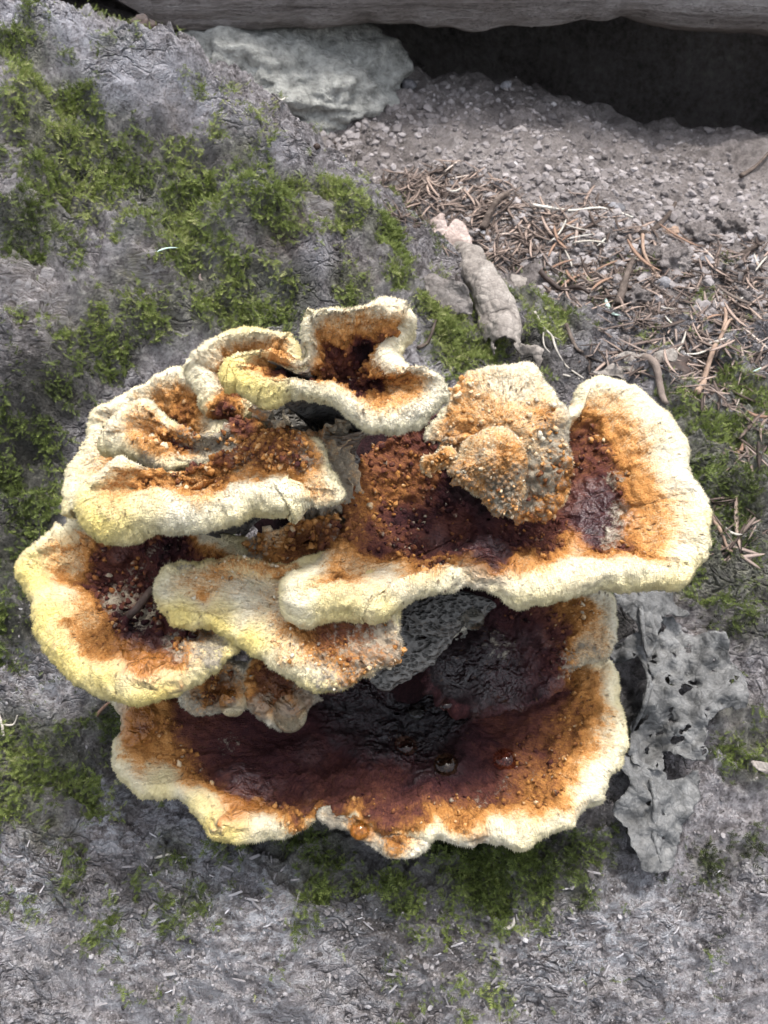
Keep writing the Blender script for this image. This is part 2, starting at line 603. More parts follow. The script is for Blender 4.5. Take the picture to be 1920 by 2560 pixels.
# ------------------------------------------------------------------ terrain height fields
def tps_fit(pts):
    p = np.array(pts, float); n = len(p)
    d = np.linalg.norm(p[:, None, :2] - p[None, :, :2], axis=-1)
    K = np.where(d > 0, d * d * np.log(d + 1e-9), 0) + np.eye(n) * 1e-4
    A = np.zeros((n + 3, n + 3)); A[:n, :n] = K
    A[:n, n] = 1; A[:n, n + 1:] = p[:, :2]; A[n, :n] = 1; A[n + 1:, :n] = p[:, :2].T
    c = np.linalg.solve(A, np.concatenate([p[:, 2], [0, 0, 0]]))

    def f(x, y):
        x = np.asarray(x, float); y = np.asarray(y, float)
        r = c[n] + c[n + 1] * x + c[n + 2] * y
        for i in range(n):
            dd = (x - p[i, 0]) ** 2 + (y - p[i, 1]) ** 2
            r = r + c[i] * .5 * dd * np.log(dd + 1e-12)
        return r
    return f


def W(px, py, t):
    return tuple(at(px, py, t))


root_pts = []
# front flank and mid slope, from photo positions with their distance
for px, py, t in [(0, 2540, .372), (500, 2540, .362), (960, 2540, .360), (1450, 2540, .365), (1920, 2540, .375),
                  (0, 2200, .385), (500, 2200, .372), (960, 2200, .370), (1450, 2200, .374), (1920, 2200, .39),
                  (0, 1750, .40), (1920, 1750, .405), (960, 1750, .42), (0, 1300, .412), (1920, 1350, .432), (960, 1300, .445),
                  (1650, 1100, .462), (1300, 1000, .475), (1920, 1000, .50),
                  (0, 850, .43), (300, 900, .44), (700, 850, .455), (0, 500, .445), (350, 560, .455), (700, 600, .465), (1000, 760, .475),
                  (200, 300, .465), (500, 380, .475), (1150, 680, .52)]:
    root_pts.append(W(px, py, t))
crest = [(-200, -60, .48), (0, 0, .49), (127, 23, .492), (231, 52, .494), (405, 127, .496), (579, 226, .50), (741, 324, .505), (868, 422, .512), (960, 490, .52), (1060, 590, .535)]
for px, py, t in crest:
    p = at(px, py, t)
    q = at(px, py + 55, t - .018)
    root_pts.append(tuple(p)); root_pts.append(tuple(q))
    d = np.array([.35, .94, 0])
    for s, dz in ((.022, .018), (.045, .055), (.08, .11)):
        b_ = p + d * s
        root_pts.append((b_[0], b_[1], max(p[2] - dz, -.12)))
for x, y, z in [(.16, .20, -.035), (.25, .20, -.040), (.25, .05, -.045), (.30, -.05, -.10), (.32, .3, -.10), (.15, .30, -.09),
                (-.35, .15, .06), (-.35, .0, -.02), (-.35, -.1, -.12), (-.3, -.2, -.22), (0, -.2, -.225), (.3, -.2, -.23)]:
    root_pts.append((x, y, z))
_rs = tps_fit(root_pts)

ground_pts = [(-.6, 0, -.2), (0, -.1, -.25), (.6, -.1, -.25), (0, .05, -.12), (.4, .05, -.08), (-.4, .1, -.12), (.3, .2, -.034), (.12, .22, -.033),
              (0, .28, -.030), (.2, .32, -.028), (.45, .35, -.03), (0, .42, -.012), (.25, .45, -.03), (.5, .5, -.04),
              (-.12, .42, .012), (-.3, .45, .035), (-.05, .5, .020), (.1, .52, -.015), (.3, .56, -.085), (.5, .6, -.11), (-.3, .55, .06),
              (0, .7, -.12), (.3, .72, -.24), (-.4, .8, .03), (.6, .78, -.26), (0, 1.0, .02), (-.6, 1.1, .05), (.7, 1.1, -.03), (0, 1.6, .05), (1.2, .5, -.05), (-1, .5, .05)]
_gs = tps_fit(ground_pts)


def P3(x, y, z=0.0):
    return np.stack([x, y, np.zeros_like(x) + z], -1)


# bulges on the root: photo position, radius (m), height (m)
BULGE = [(650, 600, .020, .011), (770, 640, .016, .009), (560, 620, .016, .006), (960, 690, .012, .006), (60, 660, .022, .016), (75, 800, .030, .012),
         (30, 330, .026, .012), (60, 440, .024, .012), (330, 640, .018, .006), (380, 720, .018, .007), (300, 230, .03, .009), (440, 240, .03, .008),
         (150, 150, .025, .008), (540, 300, .03, .006), (100, 1000, .03, .008), (60, 1150, .02, -.006), (880, 560, .016, .007)]
_bul = []


def root_base(x, y):
    z = _rs(x, y)
    for bx, by, r, h in _bul:
        z = z + h * np.exp(-((x - bx) ** 2 + (y - by) ** 2) / (2 * (r * .55) ** 2))
    return z


def march(f, px, py, t0=.25, t1=1.6, n=900):
    """first hit of photo rays with height function f"""
    px = np.atleast_1d(np.asarray(px, float)); py = np.atleast_1d(np.asarray(py, float))
    D = raydir(px, py)
    ts = np.linspace(t0, t1, n)
    hit = np.full(len(px), t1); done = np.zeros(len(px), bool)
    for k in range(0, n, 60):
        tt = ts[k:k + 60]
        X = CAM + D[:, None, :] * tt[None, :, None]
        below = X[..., 2] < f(X[..., 0], X[..., 1])
        any_ = below.any(1); first = tt[below.argmax(1)]
        new = any_ & ~done
        hit[new] = first[new]; done |= any_
        if done.all(): break
    return CAM + D * hit[:, None], done


for px, py, r, h in BULGE:
    p, _ = march(_rs, px, py, .3, .8, 400)
    _bul.append((p[0, 0], p[0, 1], r, h * 1.7))


def Hroot(x, y):
    z = root_base(x, y)
    q = P3(x, y, z)
    n1 = fbm(q, 28, 4, 3.0, .55)
    cr = 1 - np.abs(noise(q * np.array([1, 1, 1.]), 60, 9.0))
    st = q @ np.array([[.94, -.34, 0], [.34, .94, 0], [0, 0, 1.]]).T
    rd = 1 - np.abs(fbm(st * np.array([.30, 1, .8]), 42, 3, 33.0, .5))
    r = z + .0060 * (rd ** 3 - .4) + .0060 * n1 + .0042 * (cr ** 4 - .3) + .0034 * fbm(q, 130, 3, 21.0, .7)
    return r


def Hground(x, y):
    z = _gs(x, y)
    q = P3(x, y)
    w, _ = worley(q, 95, 3.0)
    far = sstep(1.4, .9, y)
    return z + (.010 * fbm(q, 9, 3, 5.0) + .0055 * fbm(q, 45, 4, 8.0, .6) + .0016 * (0.5 - w)) * far


def surf(x, y):
    return np.maximum(root_base(x, y), _gs(x, y))


def surf_full(x, y):
    return np.maximum(Hroot(x, y), Hground(x, y))


def hit(px, py):
    p, ok = march(surf, px, py)
    p[:, 2] = surf_full(p[:, 0], p[:, 1])
    return p


def normals_at(p, e=.003, f=None):
    f = f or surf
    dx = (f(p[:, 0] + e, p[:, 1]) - f(p[:, 0] - e, p[:, 1])) / (2 * e)
    dy = (f(p[:, 0], p[:, 1] + e) - f(p[:, 0], p[:, 1] - e)) / (2 * e)
    return unit(np.stack([-dx, -dy, np.ones_like(dx)], -1))


# ------------------------------------------------------------------ root
def blobs(P, lst):
    """sum of soft discs given by photo position + pixel radius, placed on the surface"""
    px = np.array([b[0] for b in lst], float); py = np.array([b[1] for b in lst], float)
    C, _ = march(surf, px, py)
    out = np.zeros(P.shape[:-1])
    for (a, b, r, s), c in zip(lst, C):
        R = r * PXM * np.dot(c - CAM, FWD)
        d2 = ((P - c) ** 2).sum(-1) / (R * R)
        out = np.maximum(out, s * np.exp(-d2 * .9))
    return out


MOSS = [(1650, 1150, 80, .8), (1700, 1250, 90, .9), (1790, 1380, 90, .9), (1850, 1200, 90, .9), (1600, 1060, 60, .7), (1720, 1480, 60, .6), (1880, 1450, 80, .8), (1650, 900, 60, .6), (100, 1250, 80, .7), (60, 1150, 80, .7), (180, 850, 80, .6), (280, 860, 90, .7), (350, 790, 90, .7), (420, 760, 80, .7), (150, 980, 80, .55), (120, 1200, 70, .7), (90, 1420, 80, .7), (150, 1560, 70, .6), (300, 430, 110, .8), (130, 560, 80, .7), (660, 450, 60, .7), (520, 780, 80, .8), (330, 690, 70, .6), (110, 330, 110, 1), (200, 400, 120, 1), (170, 260, 80, 1), (40, 130, 90, 1), (80, 200, 70, .9), (60, 570, 90, .9), (120, 470, 90, .7), (230, 480, 90, .8),
        (430, 470, 110, .9), (460, 570, 130, 1), (560, 500, 90, .8), (600, 390, 70, .7), (560, 350, 50, .6), (350, 560, 80, .6), (490, 690, 90, .8), (600, 740, 110, 1.), (700, 750, 90, 1),
        (680, 530, 80, .8), (740, 480, 60, .8), (830, 480, 70, .9), (900, 520, 80, 1), (960, 600, 80, 1), (1000, 680, 60, .9), (880, 720, 70, .9), (300, 300, 50, .5), (330, 110, 40, .7), (280, 120, 40, .6),
        (250, 780, 110, .55), (200, 900, 100, .5), (420, 800, 90, .6), (60, 1080, 90, .6), (30, 1200, 110, .7), (70, 1330, 80, .8), (20, 1420, 90, .9), (100, 1480, 90, .8), (40, 1560, 90, .7),
        (30, 1850, 90, .8), (100, 1890, 100, 1.), (170, 1930, 70, 1), (60, 1980, 90, .8), (130, 2060, 80, .8), (250, 1800, 70, .6), (280, 1880, 60, .6),
        (720, 2100, 90, .8), (800, 2130, 90, .9), (780, 2200, 80, .7), (1150, 2150, 100, .9), (1260, 2160, 110, 1.), (1230, 2230, 80, .9), (1340, 2200, 80, .8), (1400, 2130, 70, .7), (1440, 2220, 50, .8),
        (430, 2130, 60, .7), (480, 2260, 70, .6), (540, 2270, 60, .6), (160, 2230, 60, .5), (900, 2200, 80, .5), (1000, 2230, 90, .5),
        (1780, 1080, 110, 1), (1740, 1180, 110, 1), (1830, 1260, 100, 1), (1870, 1130, 90, .9), (1720, 1330, 70, .8), (1880, 990, 70, .9), (1830, 900, 60, .7), (1690, 990, 60, .6),
        (1300, 760, 80, .8), (1400, 790, 80, .8), (1220, 720, 60, .6), (1140, 860, 90, .9), (1090, 790, 70, .9), (1180, 880, 80, .8), (1340, 850, 60, .5), (1230, 650, 60, .5),
        (1800, 1480, 90, .7), (1880, 1560, 70, .7), (1880, 1880, 90, .8), (1830, 1780, 70, .5), (1770, 2170, 50, .6), (1860, 2150, 60, .5), (1740, 1420, 60, .7), (1900, 1350, 70, .7)]
WOOD = [(20, 310, 60, 1), (50, 400, 80, 1), (100, 470, 60, .9), (60, 680, 80, 1), (90, 760, 90, 1), (140, 830, 70, 1), (60, 880, 60, .7), (380, 640, 60, .9), (360, 720, 60, .8), (340, 680, 50, .8),
        (820, 540, 50, 1), (790, 510, 40, .8), (1680, 1420, 60, .7), (1760, 1600, 80, .7), (1700, 1520, 60, .6), (140, 940, 50, .6)]
DARKS = [(100, 980, 130, 1.), (40, 1130, 120, .9), (60, 1350, 110, .8), (30, 1560, 100, .7), (150, 1620, 70, .6), (230, 800, 80, .5), (330, 850, 80, .5), (380, 330, 80, .55), (520, 420, 70, .55), (300, 330, 50, .5), (1330, 900, 110, .8), (1450, 930, 80, .7), (1650, 1150, 80, .5), (1000, 2190, 230, .6), (1430, 2140, 120, .8), (1560, 1800, 120, .8), (1540, 1560, 80, .8), (330, 2230, 90, .5), (640, 2130, 110, .6), (230, 1900, 80, .6), (90, 1020, 100, .9), (120, 1120, 80, .8), (60, 950, 60, .7), (640, 640, 60, .5), (770, 690, 70, .6), (200, 2000, 70, .6), (310, 1980, 60, .6), (1500, 2090, 120, .6), (1100, 2330, 200, .35), (850, 2280, 100, .4), (150, 2400, 100, .35)]  # dark bark and humus, plus painted shade under ridges and fungus
WHITE = [(560, 2220, 180, 1), (640, 2270, 140, 1), (280, 2040, 90, .9), (480, 2040, 90, .7), (80, 2200, 130, .9), (330, 2370, 120, .7), (500, 2390, 120, .6), (900, 2270, 120, .7), (830, 2330, 100, .7),
         (1500, 2370, 140, .9), (1380, 2410, 120, .8), (1620, 2290, 140, .8), (1520, 2220, 80, .8), (1700, 2480, 140, .6), (700, 2480, 140, .6), (100, 1700, 90, .7), (60, 1660, 60, .8), (1260, 2330, 60, .8), (1800, 2280, 100, .5),
         (300, 2530, 120, .5), (1000, 2430, 120, .5)]
PALE = [(60, 40, 90, 1), (160, 60, 80, 1), (230, 110, 60, .8), (330, 140, 80, 1), (200, 190, 70, .9), (300, 230, 90, 1), (430, 200, 80, 1), (500, 250, 80, 1), (600, 300, 80, .9), (380, 270, 80, .9), (680, 380, 70, .9), (480, 300, 60, .8), (620, 470, 50, .8), (700, 700, 60, .8), (780, 650, 50, .8), (520, 630, 50, .6), (330, 580, 50, .6)]
BROWN = [(700, 600, 60, 1), (730, 560, 50, .9), (390, 640, 60, .6), (200, 2100, 150, .5), (1000, 2300, 200, .4), (900, 700, 60, .6), (430, 310, 80, .5), (640, 310, 120, .4), (1300, 950, 100, .5), (1150, 720, 100, .5)]

NX, NY = 480, 510
gx = np.concatenate([np.linspace(-.36, -.205, 25, endpoint=False), np.linspace(-.205, .215, NX - 50, endpoint=False), np.linspace(.215, .36, 25)])
gy = np.concatenate([np.linspace(-.24, -.135, 25, endpoint=False), np.linspace(-.135, .27, NY - 60, endpoint=False), np.linspace(.27, .44, 35)])
X, Y = np.meshgrid(gx, gy)
Z = Hroot(X, Y)
RP = np.stack([X, Y, Z], -1)
a_moss = blobs(RP, MOSS)
a_white = blobs(RP, WHITE)
pz = project(RP)
low = sstep(2050, 2350, pz[..., 1])
a_white = np.clip(np.maximum(a_white, .30 * low), 0, 1)
a_wood = blobs(RP, WOOD)
# coarse scaly relief on the lower flank
sc, sid = worley(RP * np.array([.6, 1, 1.]), 170, 7.0)
Z2 = Z + .0028 * (sid - .5) * low * (1 - sstep(.35, .6, sc)) + .0014 * a_moss + .0030 * a_wood * np.sin(330 * (X * .5 + Y) + 9 * noise(RP, 30, 2.)) * (.6 + noise(RP, 80, 5.))
RP[..., 2] = Z2
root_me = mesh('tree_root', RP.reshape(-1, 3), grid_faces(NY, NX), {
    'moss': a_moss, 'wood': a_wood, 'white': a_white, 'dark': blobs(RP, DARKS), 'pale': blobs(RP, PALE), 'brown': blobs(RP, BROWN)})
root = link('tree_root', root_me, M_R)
tag(root, 'broad grey mossy root hump that carries the bracket fungus', 'tree root')

# ------------------------------------------------------------------ ground
u = np.linspace(-1, 1, 360); v = np.linspace(0, 1, 340)
gx = .25 + 0.42 * u + 2.6 * np.sign(u) * np.clip(np.abs(u) - .82, 0, 1) ** 2 * 20
gy = .02 + .75 * v + 3.0 * np.clip(v - .8, 0, 1) ** 2 * 18
X, Y = np.meshgrid(gx, gy)
GP = np.stack([X, Y, Hground(X, Y)], -1)
# unseen earth bank added far behind the log, keeps light out of the hollow
GP[..., 2] += sstep(.85, 1.25, Y) * .35
ground = link('ground', mesh('ground', GP.reshape(-1, 3), grid_faces(340, 360)), M_S)
tag(ground, 'bare grey brown soil between the root and the log', kind='structure')


# ------------------------------------------------------------------ log
def make_log():
    # lower front edge: photo x -> photo y of the wood edge, on the front face y = .45
    ex = [-300, 100, 260, 345, 400, 470, 560, 760, 960, 1100, 1185, 1330, 1480, 1570, 1700, 1820, 1920, 2300]
    ey = [-60, -60, -40, 6, 34, 50, 58, 56, 40, 48, 55, 44, 28, 26, 46, 55, 56, 60]
    yf = .45
    xs = np.linspace(-.75, 1.3, 520)
    wx, wz = [], []
    for a, b in zip(ex, ey):
        d = raydir(np.array(a), np.array(b)); t = (yf - CAM[1]) / d[1]
        p = CAM + d * t; wx.append(p[0]); wz.append(p[2])
    zb = np.interp(xs, wx, wz) - .013 + .003 * noise(P3(xs, xs * 0), 40, 2.)
    m = 46
    ang = np.linspace(0, 2 * np.pi, m, endpoint=False)
    # rounded-square section around (yc, zc), lower front corner at (yf, zb)
    hw, hh = .30, .055
    P = np.zeros((len(xs), m, 3))
    for j, a in enumerate(ang):
        c, s = math.cos(a), math.sin(a)
        k = (abs(c) ** 9 + abs(s) ** 9) ** (-1 / 9)
        P[:, j, 0] = xs
        P[:, j, 1] = yf - .014 + hw + c * k * hw
        P[:, j, 2] = zb + hh + s * k * hh
    q = P * np.array([.16, 1, 1])
    d = .006 * fbm(q, 30, 4, 3.0, .6) + .0025 * fbm(P, 60, 3, 8.0)
    d[:, :] += 0
    dirs = unit(P - np.stack([xs[:, None] + 0 * ang, 0 * xs[:, None] + yf - .014 + hw + 0 * ang, (zb + hh)[:, None] + 0 * ang], -1))
    P = P + dirs * d[..., None]
    V = P.reshape(-1, 3)
    F = grid_faces(len(xs), m, True)[:, ::-1]
    o = link('log', mesh('log', V, F), M_LOG)
    tag(o, 'weathered grey brown log lying across the soil above a dark hollow', 'log')
    import bmesh
    bm = bmesh.new(); bm.from_mesh(o.data)
    bmesh.ops.holes_fill(bm, edges=[e for e in bm.edges if e.is_boundary], sides=0)
    bm.to_mesh(o.data); bm.free()
    # split strands along the lower edge are parts of the log
    for pts, r in (([(345, 2), (380, 26), (440, 44), (560, 52), (700, 50)], .0075), ([(1325, 60), (1370, 48), (1420, 38), (1470, 33)], .003), ([(1730, 46), (1760, 52), (1790, 50)], .002)):
        W_ = []
        for a, b in pts:
            dd = raydir(np.array(a), np.array(b)); W_.append(CAM + dd * ((yf - .004 - CAM[1]) / dd[1]))
        s = link('splinter', tube_mesh('splinter', np.array(W_), [r * .7, r, r, r * .8, r * .4][:len(W_)], 10, .3), M_LOG, o)


def tube_mesh(name, path, radii, m=8, rough=.2, n=None):
    path = np.asarray(path, float); k = len(path)
    n = n or max(8, 6 * k)
    rad = np.interp(np.linspace(0, 1, n), np.linspace(0, 1, k), radii)
    # smooth path
    tt = np.linspace(0, k - 1, n); i = np.clip(tt.astype(int), 0, k - 2); f = (tt - i)[:, None]
    g = lambda j: path[np.clip(j, 0, k - 1)]
    p0, p1, p2, p3 = g(i - 1), g(i), g(i + 1), g(i + 2)
    P = .5 * (2 * p1 + (p2 - p0) * f + (2 * p0 - 5 * p1 + 4 * p2 - p3) * f ** 2 + (3 * p1 - p0 - 3 * p2 + p3) * f ** 3)
    tg = unit(np.gradient(P, axis=0))
    up = np.array([0.13, .22, .96])
    a = unit(np.cross(tg, up)); b = np.cross(tg, a)
    th = np.linspace(0, 2 * np.pi, m, endpoint=False)
    G = P[:, None] + rad[:, None, None] * (a[:, None] * np.cos(th)[None, :, None] + b[:, None] * np.sin(th)[None, :, None])
    s = 1.0 / max(np.mean(radii), 1e-5)
    G = G + unit(G - P[:, None]) * (rough * rad[:, None] * noise(G, s * .7, 4.))[..., None]
    V = np.vstack([G.reshape(-1, 3), P[:1], P[-1:]])
    F = grid_faces(n, m, True)
    j = np.arange(m); j2 = (j + 1) % m
    c0, c1 = n * m, n * m + 1
    E = np.concatenate([np.stack([j2, j, np.full(m, c0), np.full(m, c0)], -1), np.stack([(n - 1) * m + j, (n - 1) * m + j2, np.full(m, c1), np.full(m, c1)], -1)])
    tri = np.concatenate([F[:, [0, 1, 2]], F[:, [0, 2, 3]], E[:, :3]])
    return mesh(name, V, tri)


make_log()


# ------------------------------------------------------------------ half-buried rock behind the root
def rock_mesh(name, seed, sub=3, amp=.25):
    V, F = {1: ICO1, 2: ICO2, 3: ICO3}[sub] if sub < 4 else ico(sub)
    r = 1 + amp * fbm(V, 1.1, 4, seed * 3.1, .55)
    w, _ = worley(V, 1.3, seed * 1.7)
    r = r - amp * .5 * w
    if sub == 4: r = r + .22 * fbm(V, 2.6, 4, seed, .7)
    elif sub > 4: r = r + .05 * fbm(V, 5., 5, 2., .65)
    elif sub == 3: r = r + .07 * fbm(V, 3.2, 2, seed, .6)
    return mesh(name, V * r[:, None], F)


p = hit([700], [215])[0]
rk = link('boulder', rock_mesh('boulder', 5, 6, .30), M_ROCK)
rk.data.transform(Matrix.Diagonal((.086, .06, .044, 1))); rk.location = p + np.array([0.004, .022, -.006]); rk.rotation_euler = (.25, .1, .2)
tag(rk, 'pale grey green boulder half buried in soil beneath the log', 'boulder')

# ------------------------------------------------------------------ the fungus
ORG = np.array([0.0, 0.01, -.06])
fun = empty('bracket_fungus', ORG)
tag(fun, 'tiered bracket fungus with yellow rims and dark brown wet centres on the root', 'fungus')


def onplane(px, py, p0, n, lift=0.0):
    D = raydir(px, py)
    q = p0 + np.asarray(lift)[..., None] * n if np.ndim(lift) else p0 + lift * n
    t = ((q - CAM) * n).sum(-1) / (D * n).sum(-1)
    return CAM + D * t[..., None]


CAPS = {}


def cap(key, out, cen, z, n, depth, a=.005, bands=(.011, .010, .010), N=420, p=2.2, q=1.8, foot=None, foot_r=.012, drop=.03,
        yel=.4, zone_px=(), wet_px=(), gry_px=(), yel_px=(), lump=1.0, knob=1.0, fuzz=5000, gran=200, zmax=3.6, label=None, under=True, gran_z=(1.9, 3.4), bump_scale=1.0, ripple=1.0, zmin_in=None, edge_z=0.0):
    """out: traced outline in photo pixels (x, y[, lift m[, rim radius factor[, band factor]]])"""
    N = int(N * .82) // 2 * 2
    n = unit(np.array(n, float))
    O = np.array([tuple(o) + (0.0, 1.0, 1.0)[len(o) - 2:] for o in out], float)
    area = .5 * np.sum(O[:, 0] * np.roll(O[:, 1], -1) - np.roll(O[:, 0], -1) * O[:, 1])
    if area < 0: O = O[::-1]
    S = catmull_closed(O, N)
    d0 = raydir(np.array(cen[0]), np.array(cen[1]))
    tc = (z - CAM[2]) / d0[2]
    p0 = CAM + d0 * tc
    tg = unit(np.roll(S[:, :2], -1, 0) - np.roll(S[:, :2], 1, 0))
    nin = np.stack([-tg[:, 1], tg[:, 0]], -1)
    ar = blur_closed(a * S[:, 3], 6)
    apx = ar / (tc * PXM)
    I = S[:, :2] + nin * apx[:, None]
    I = blur_closed(I, 5)
    Q = onplane(I[:, 0], I[:, 1], p0, n, S[:, 2])
    C = p0 - depth * n
    # centre stays where the photo has it
    C = onplane(np.array(cen[0]), np.array(cen[1]), p0, n, -depth)
    Cp = C + depth * n
    tq = unit(np.roll(Q, -1, 0) - np.roll(Q, 1, 0))
    o_ = np.cross(tq, n)
    inpl = (Q - Cp) - ((Q - Cp) @ n)[:, None] * n
    if (o_ * inpl).sum() < 0: o_ = -o_
    o_ = unit(blur_closed(unit(o_ + .35 * unit(inpl)), 8))
    o_ = unit(o_ - (o_ @ n)[:, None] * n)
    MT, MR = max(46, N // 8), 26
    f = 1 - (1 - np.linspace(0, 1, MT)) ** 1.25
    f[0] = .012
    g = 1 - (1 - f ** p) ** q
    rows = [Cp + (Q - Cp) * ff + n * (-depth + (depth + 0) * gg) + n * (ar * gg)[:, None] for ff, gg in zip(f, g)]
    ph = np.linspace(math.pi / 2, -1.35, MR + 1)[1:]
    rows += [Q + o_ * (ar * math.cos(x))[:, None] + n * (ar * math.sin(x))[:, None] for x in ph]
    G = np.array(rows)
    # distance along the profile from the outermost rim line
    seg = np.linalg.norm(np.diff(G, axis=0), axis=-1)
    s = np.concatenate([np.zeros((1, N)), np.cumsum(seg, 0)])
    k0 = MT + int(MR * .52)
    dist = s[k0][None] - s
    per = np.linalg.norm(np.roll(Q, -1, 0) - Q, axis=-1)
    arc = np.concatenate([[0], np.cumsum(per)[:-1]])
    pxy = project(G)
    b1, b2, b3 = bands
    bf = S[:, 4][None]
    wob = 1 + .24 * fbm(G, 60, 3, 31.0) + .22 * fbm(np.stack([arc[None] * 260 + 0 * dist, dist * 60, 0 * dist], -1), 1.0, 2, 5.)
    dd = dist / bf / np.clip(wob, .35, 2)
    zn = np.where(dd < b1, dd / b1, np.where(dd < b1 + b2, 1 + (dd - b1) / b2, 2 + (dd - b1 - b2) / b3))
    zn = np.clip(zn, -.6, zmax) + edge_z
    zn = np.maximum(zn, 3.5 * np.clip(1 - bf / .5, 0, 1))

    def pxmask(lst, i=3):
        mk = np.zeros(G.shape[:2])
        wv = 1 + .45 * fbm(G, 70, 4, 2., .6)
        for e in lst:
            r2 = ((pxy[..., 0] - e[0]) ** 2 + (pxy[..., 1] - e[1]) ** 2) / e[2] ** 2
            mk = np.maximum(mk, e[3] * sstep(1.6, .2, np.sqrt(r2) * np.clip(wv, .4, 2)))
        return mk
    for e in zone_px:
        mk = pxmask([(e[0], e[1], e[2], 1.0)])
        zn = zn * (1 - mk) + e[3] * mk
    wet = pxmask(wet_px); gry = pxmask(gry_px)
    yl = np.clip(yel * (.7 + .8 * fbm(G, 35, 2, 12.)), 0, 1)
    yl = np.maximum(yl * sstep(b1 * 1.2, 0, np.abs(dist)), pxmask(yel_px))
    # relief
    Nn = grid_normals(G)
    if (Nn[MT // 2] @ n).mean() < 0: Nn = -Nn
    brown = sstep(1.3, 2.4, zn) * (1 - wet * .8)
    cream = sstep(1.5, .6, zn)
    edge = sstep(.05, .12, f)
    edge = np.concatenate([edge, np.ones(MR)])[:, None]
    disp = (1 + (lump - 1) * brown) * .0022 * fbm(G, 48, 3, 1.0)
    w1, id1 = worley(G, 330 / bump_scale, 3.)
    w2, _ = worley(G, 720 / bump_scale, 13.)
    disp = disp + brown * knob * (.0030 * (.65 - w1) * (.4 + id1 * 1.1) + .0009 * (.6 - w2)) + knob * .0022 * np.exp(-((zn - 1.75) / .28) ** 2) * (.7 - w1) * (.5 + id1)
    fibc = np.stack([arc[None] * 560 + 0 * dist, dist * 260, 0 * dist + 3.], -1)
    disp = disp + cream * (.0005 * fbm(fibc, 1.0, 2, 9.) + .0005 * (.6 - w2) + .0005 * noise(G, 230, 4.))
    midz = (1 - brown) * (1 - cream)
    disp = disp + midz * (.0009 * fbm(G, 260, 2, 7.) + .0006 * (.6 - w2))
    rp = np.clip(1 - np.abs(dist) / (b1 * 1.6), 0, 1)
    rad_rip = ripple * .0007 * rp * fbm(np.stack([arc[None] * 210 + 0 * dist, dist * 20, 0 * dist], -1), 1.0, 3, 40.)
    G2 = G + Nn * (disp * edge)[..., None] + o_[None] * rad_rip[..., None]
    V = G2.reshape(-1, 3)
    F = grid_faces(MT + MR, N, True)
    V = np.vstack([V, G2[0].mean(0)[None]])
    uv = np.stack([np.broadcast_to(arc[None], dist.shape), dist], -1).reshape(-1, 2)
    uv = np.vstack([uv, uv[:1]])
    ex = lambda A: np.concatenate([A.ravel(), [A.ravel()[0]]])
    me = mesh('cap', V, F, {'zone': ex(zn), 'yel': ex(yl), 'wet': ex(wet), 'gry': ex(gry)}, uv)
    o = link('cap', me, M_F, fun)
    if label: o['label'] = label
    # ---- underside with pores
    if under:
        P0 = G2[-2]
        if foot is None: foot = (cen[0], cen[1])
        Fp = onplane(np.array(float(foot[0])), np.array(float(foot[1])), p0, n, -depth - drop)
        MU = 18
        sv = np.linspace(0, 1, MU)[:, None, None]
        fv = 1 - sv[:, 0, 0] * .88
        gv = 1 - (1 - fv ** p) ** q
        top = np.array([Cp + (Q - Cp) * ff + n * (-depth + depth * gg) + n * (ar * gg)[:, None] for ff, gg in zip(fv, gv)])
        thick = (P0 - top[0]) @ n
        U = top + n * ((thick * (1 - .35 * sv[..., 0]))[..., None] - .0015 * sv - (drop + .004) * sv ** 2.2)
        U = U + (P0 - U[0])[None] * (1 - sv) ** 3
        U = U + ((Fp - Cp) - ((Fp - Cp) @ n) * n) * (sv ** 2.2) * .8
        Un = grid_normals(U)
        if (Un[3] @ n).mean() > 0: Un = -Un
        U = U + Un * ((.0016 * fbm(U, 70, 3, 3.) + .0006 * fbm(U, 420, 2, 4.)) * np.sin(np.pi * np.clip(sv[..., 0] * 3, 0, .5)))[..., None]
        dr = np.linalg.norm(U - P0, axis=-1)
        U = U[:, ::2]; dr = dr[:, ::2]
        ume = mesh('pore_surface', U.reshape(-1, 3), grid_faces(MU, N // 2, True), {'rim': sstep(.006, .001, dr + .003 * noise(U, 120, 1.)).ravel()})
        link('pore_surface', ume, M_P, o)
    # ---- short hair tufts
    def pick(mask, cnt):
        idx = np.flatnonzero(mask.ravel())
        if len(idx) == 0: return idx
        ar_ = np.linalg.norm(np.cross(np.gradient(G2, axis=0), np.roll(G2, -1, 1) - G2), axis=-1).ravel()[idx]
        return rng.choice(idx, size=min(cnt, len(idx)), replace=False, p=ar_ / ar_.sum()) if cnt < len(idx) else idx
    N2 = grid_normals(G2)
    if (N2[MT // 2] @ n).mean() < 0: N2 = -N2
    if fuzz:
        rowi = np.repeat(np.arange(MT + MR)[:, None], N, 1)
        idx = pick((zn < 2.2) & (rowi < MT + MR - 6) & (wet < .3), int(fuzz * 1.25))
        Pn = N2.reshape(-1, 3)[idx]
        on = np.broadcast_to(o_[None], G2.shape).reshape(-1, 3)[idx]
        dirn = unit(Pn + .6 * on + .25 * rng.normal(size=Pn.shape))
        base = (np.array([[1, 0, -.4], [-.5, .87, -.4], [-.5, -.87, -.4], [0, 0, 1.]]), np.array([[0, 1, 3], [1, 2, 3], [2, 0, 3]]))
        r = rng.uniform(.00016, .00030, len(idx)); h = rng.uniform(.0003, .0009, len(idx)) * np.where(zn.ravel()[idx] < 1.2, 1, .75)
        VV, FF = scatter(base, G2.reshape(-1, 3)[idx], frames(dirn), np.stack([r, r, h], -1))
        rep = lambda A: np.repeat(A.ravel()[idx], 4)
        tip = np.tile([.12, .12, .12, -.22], len(idx))
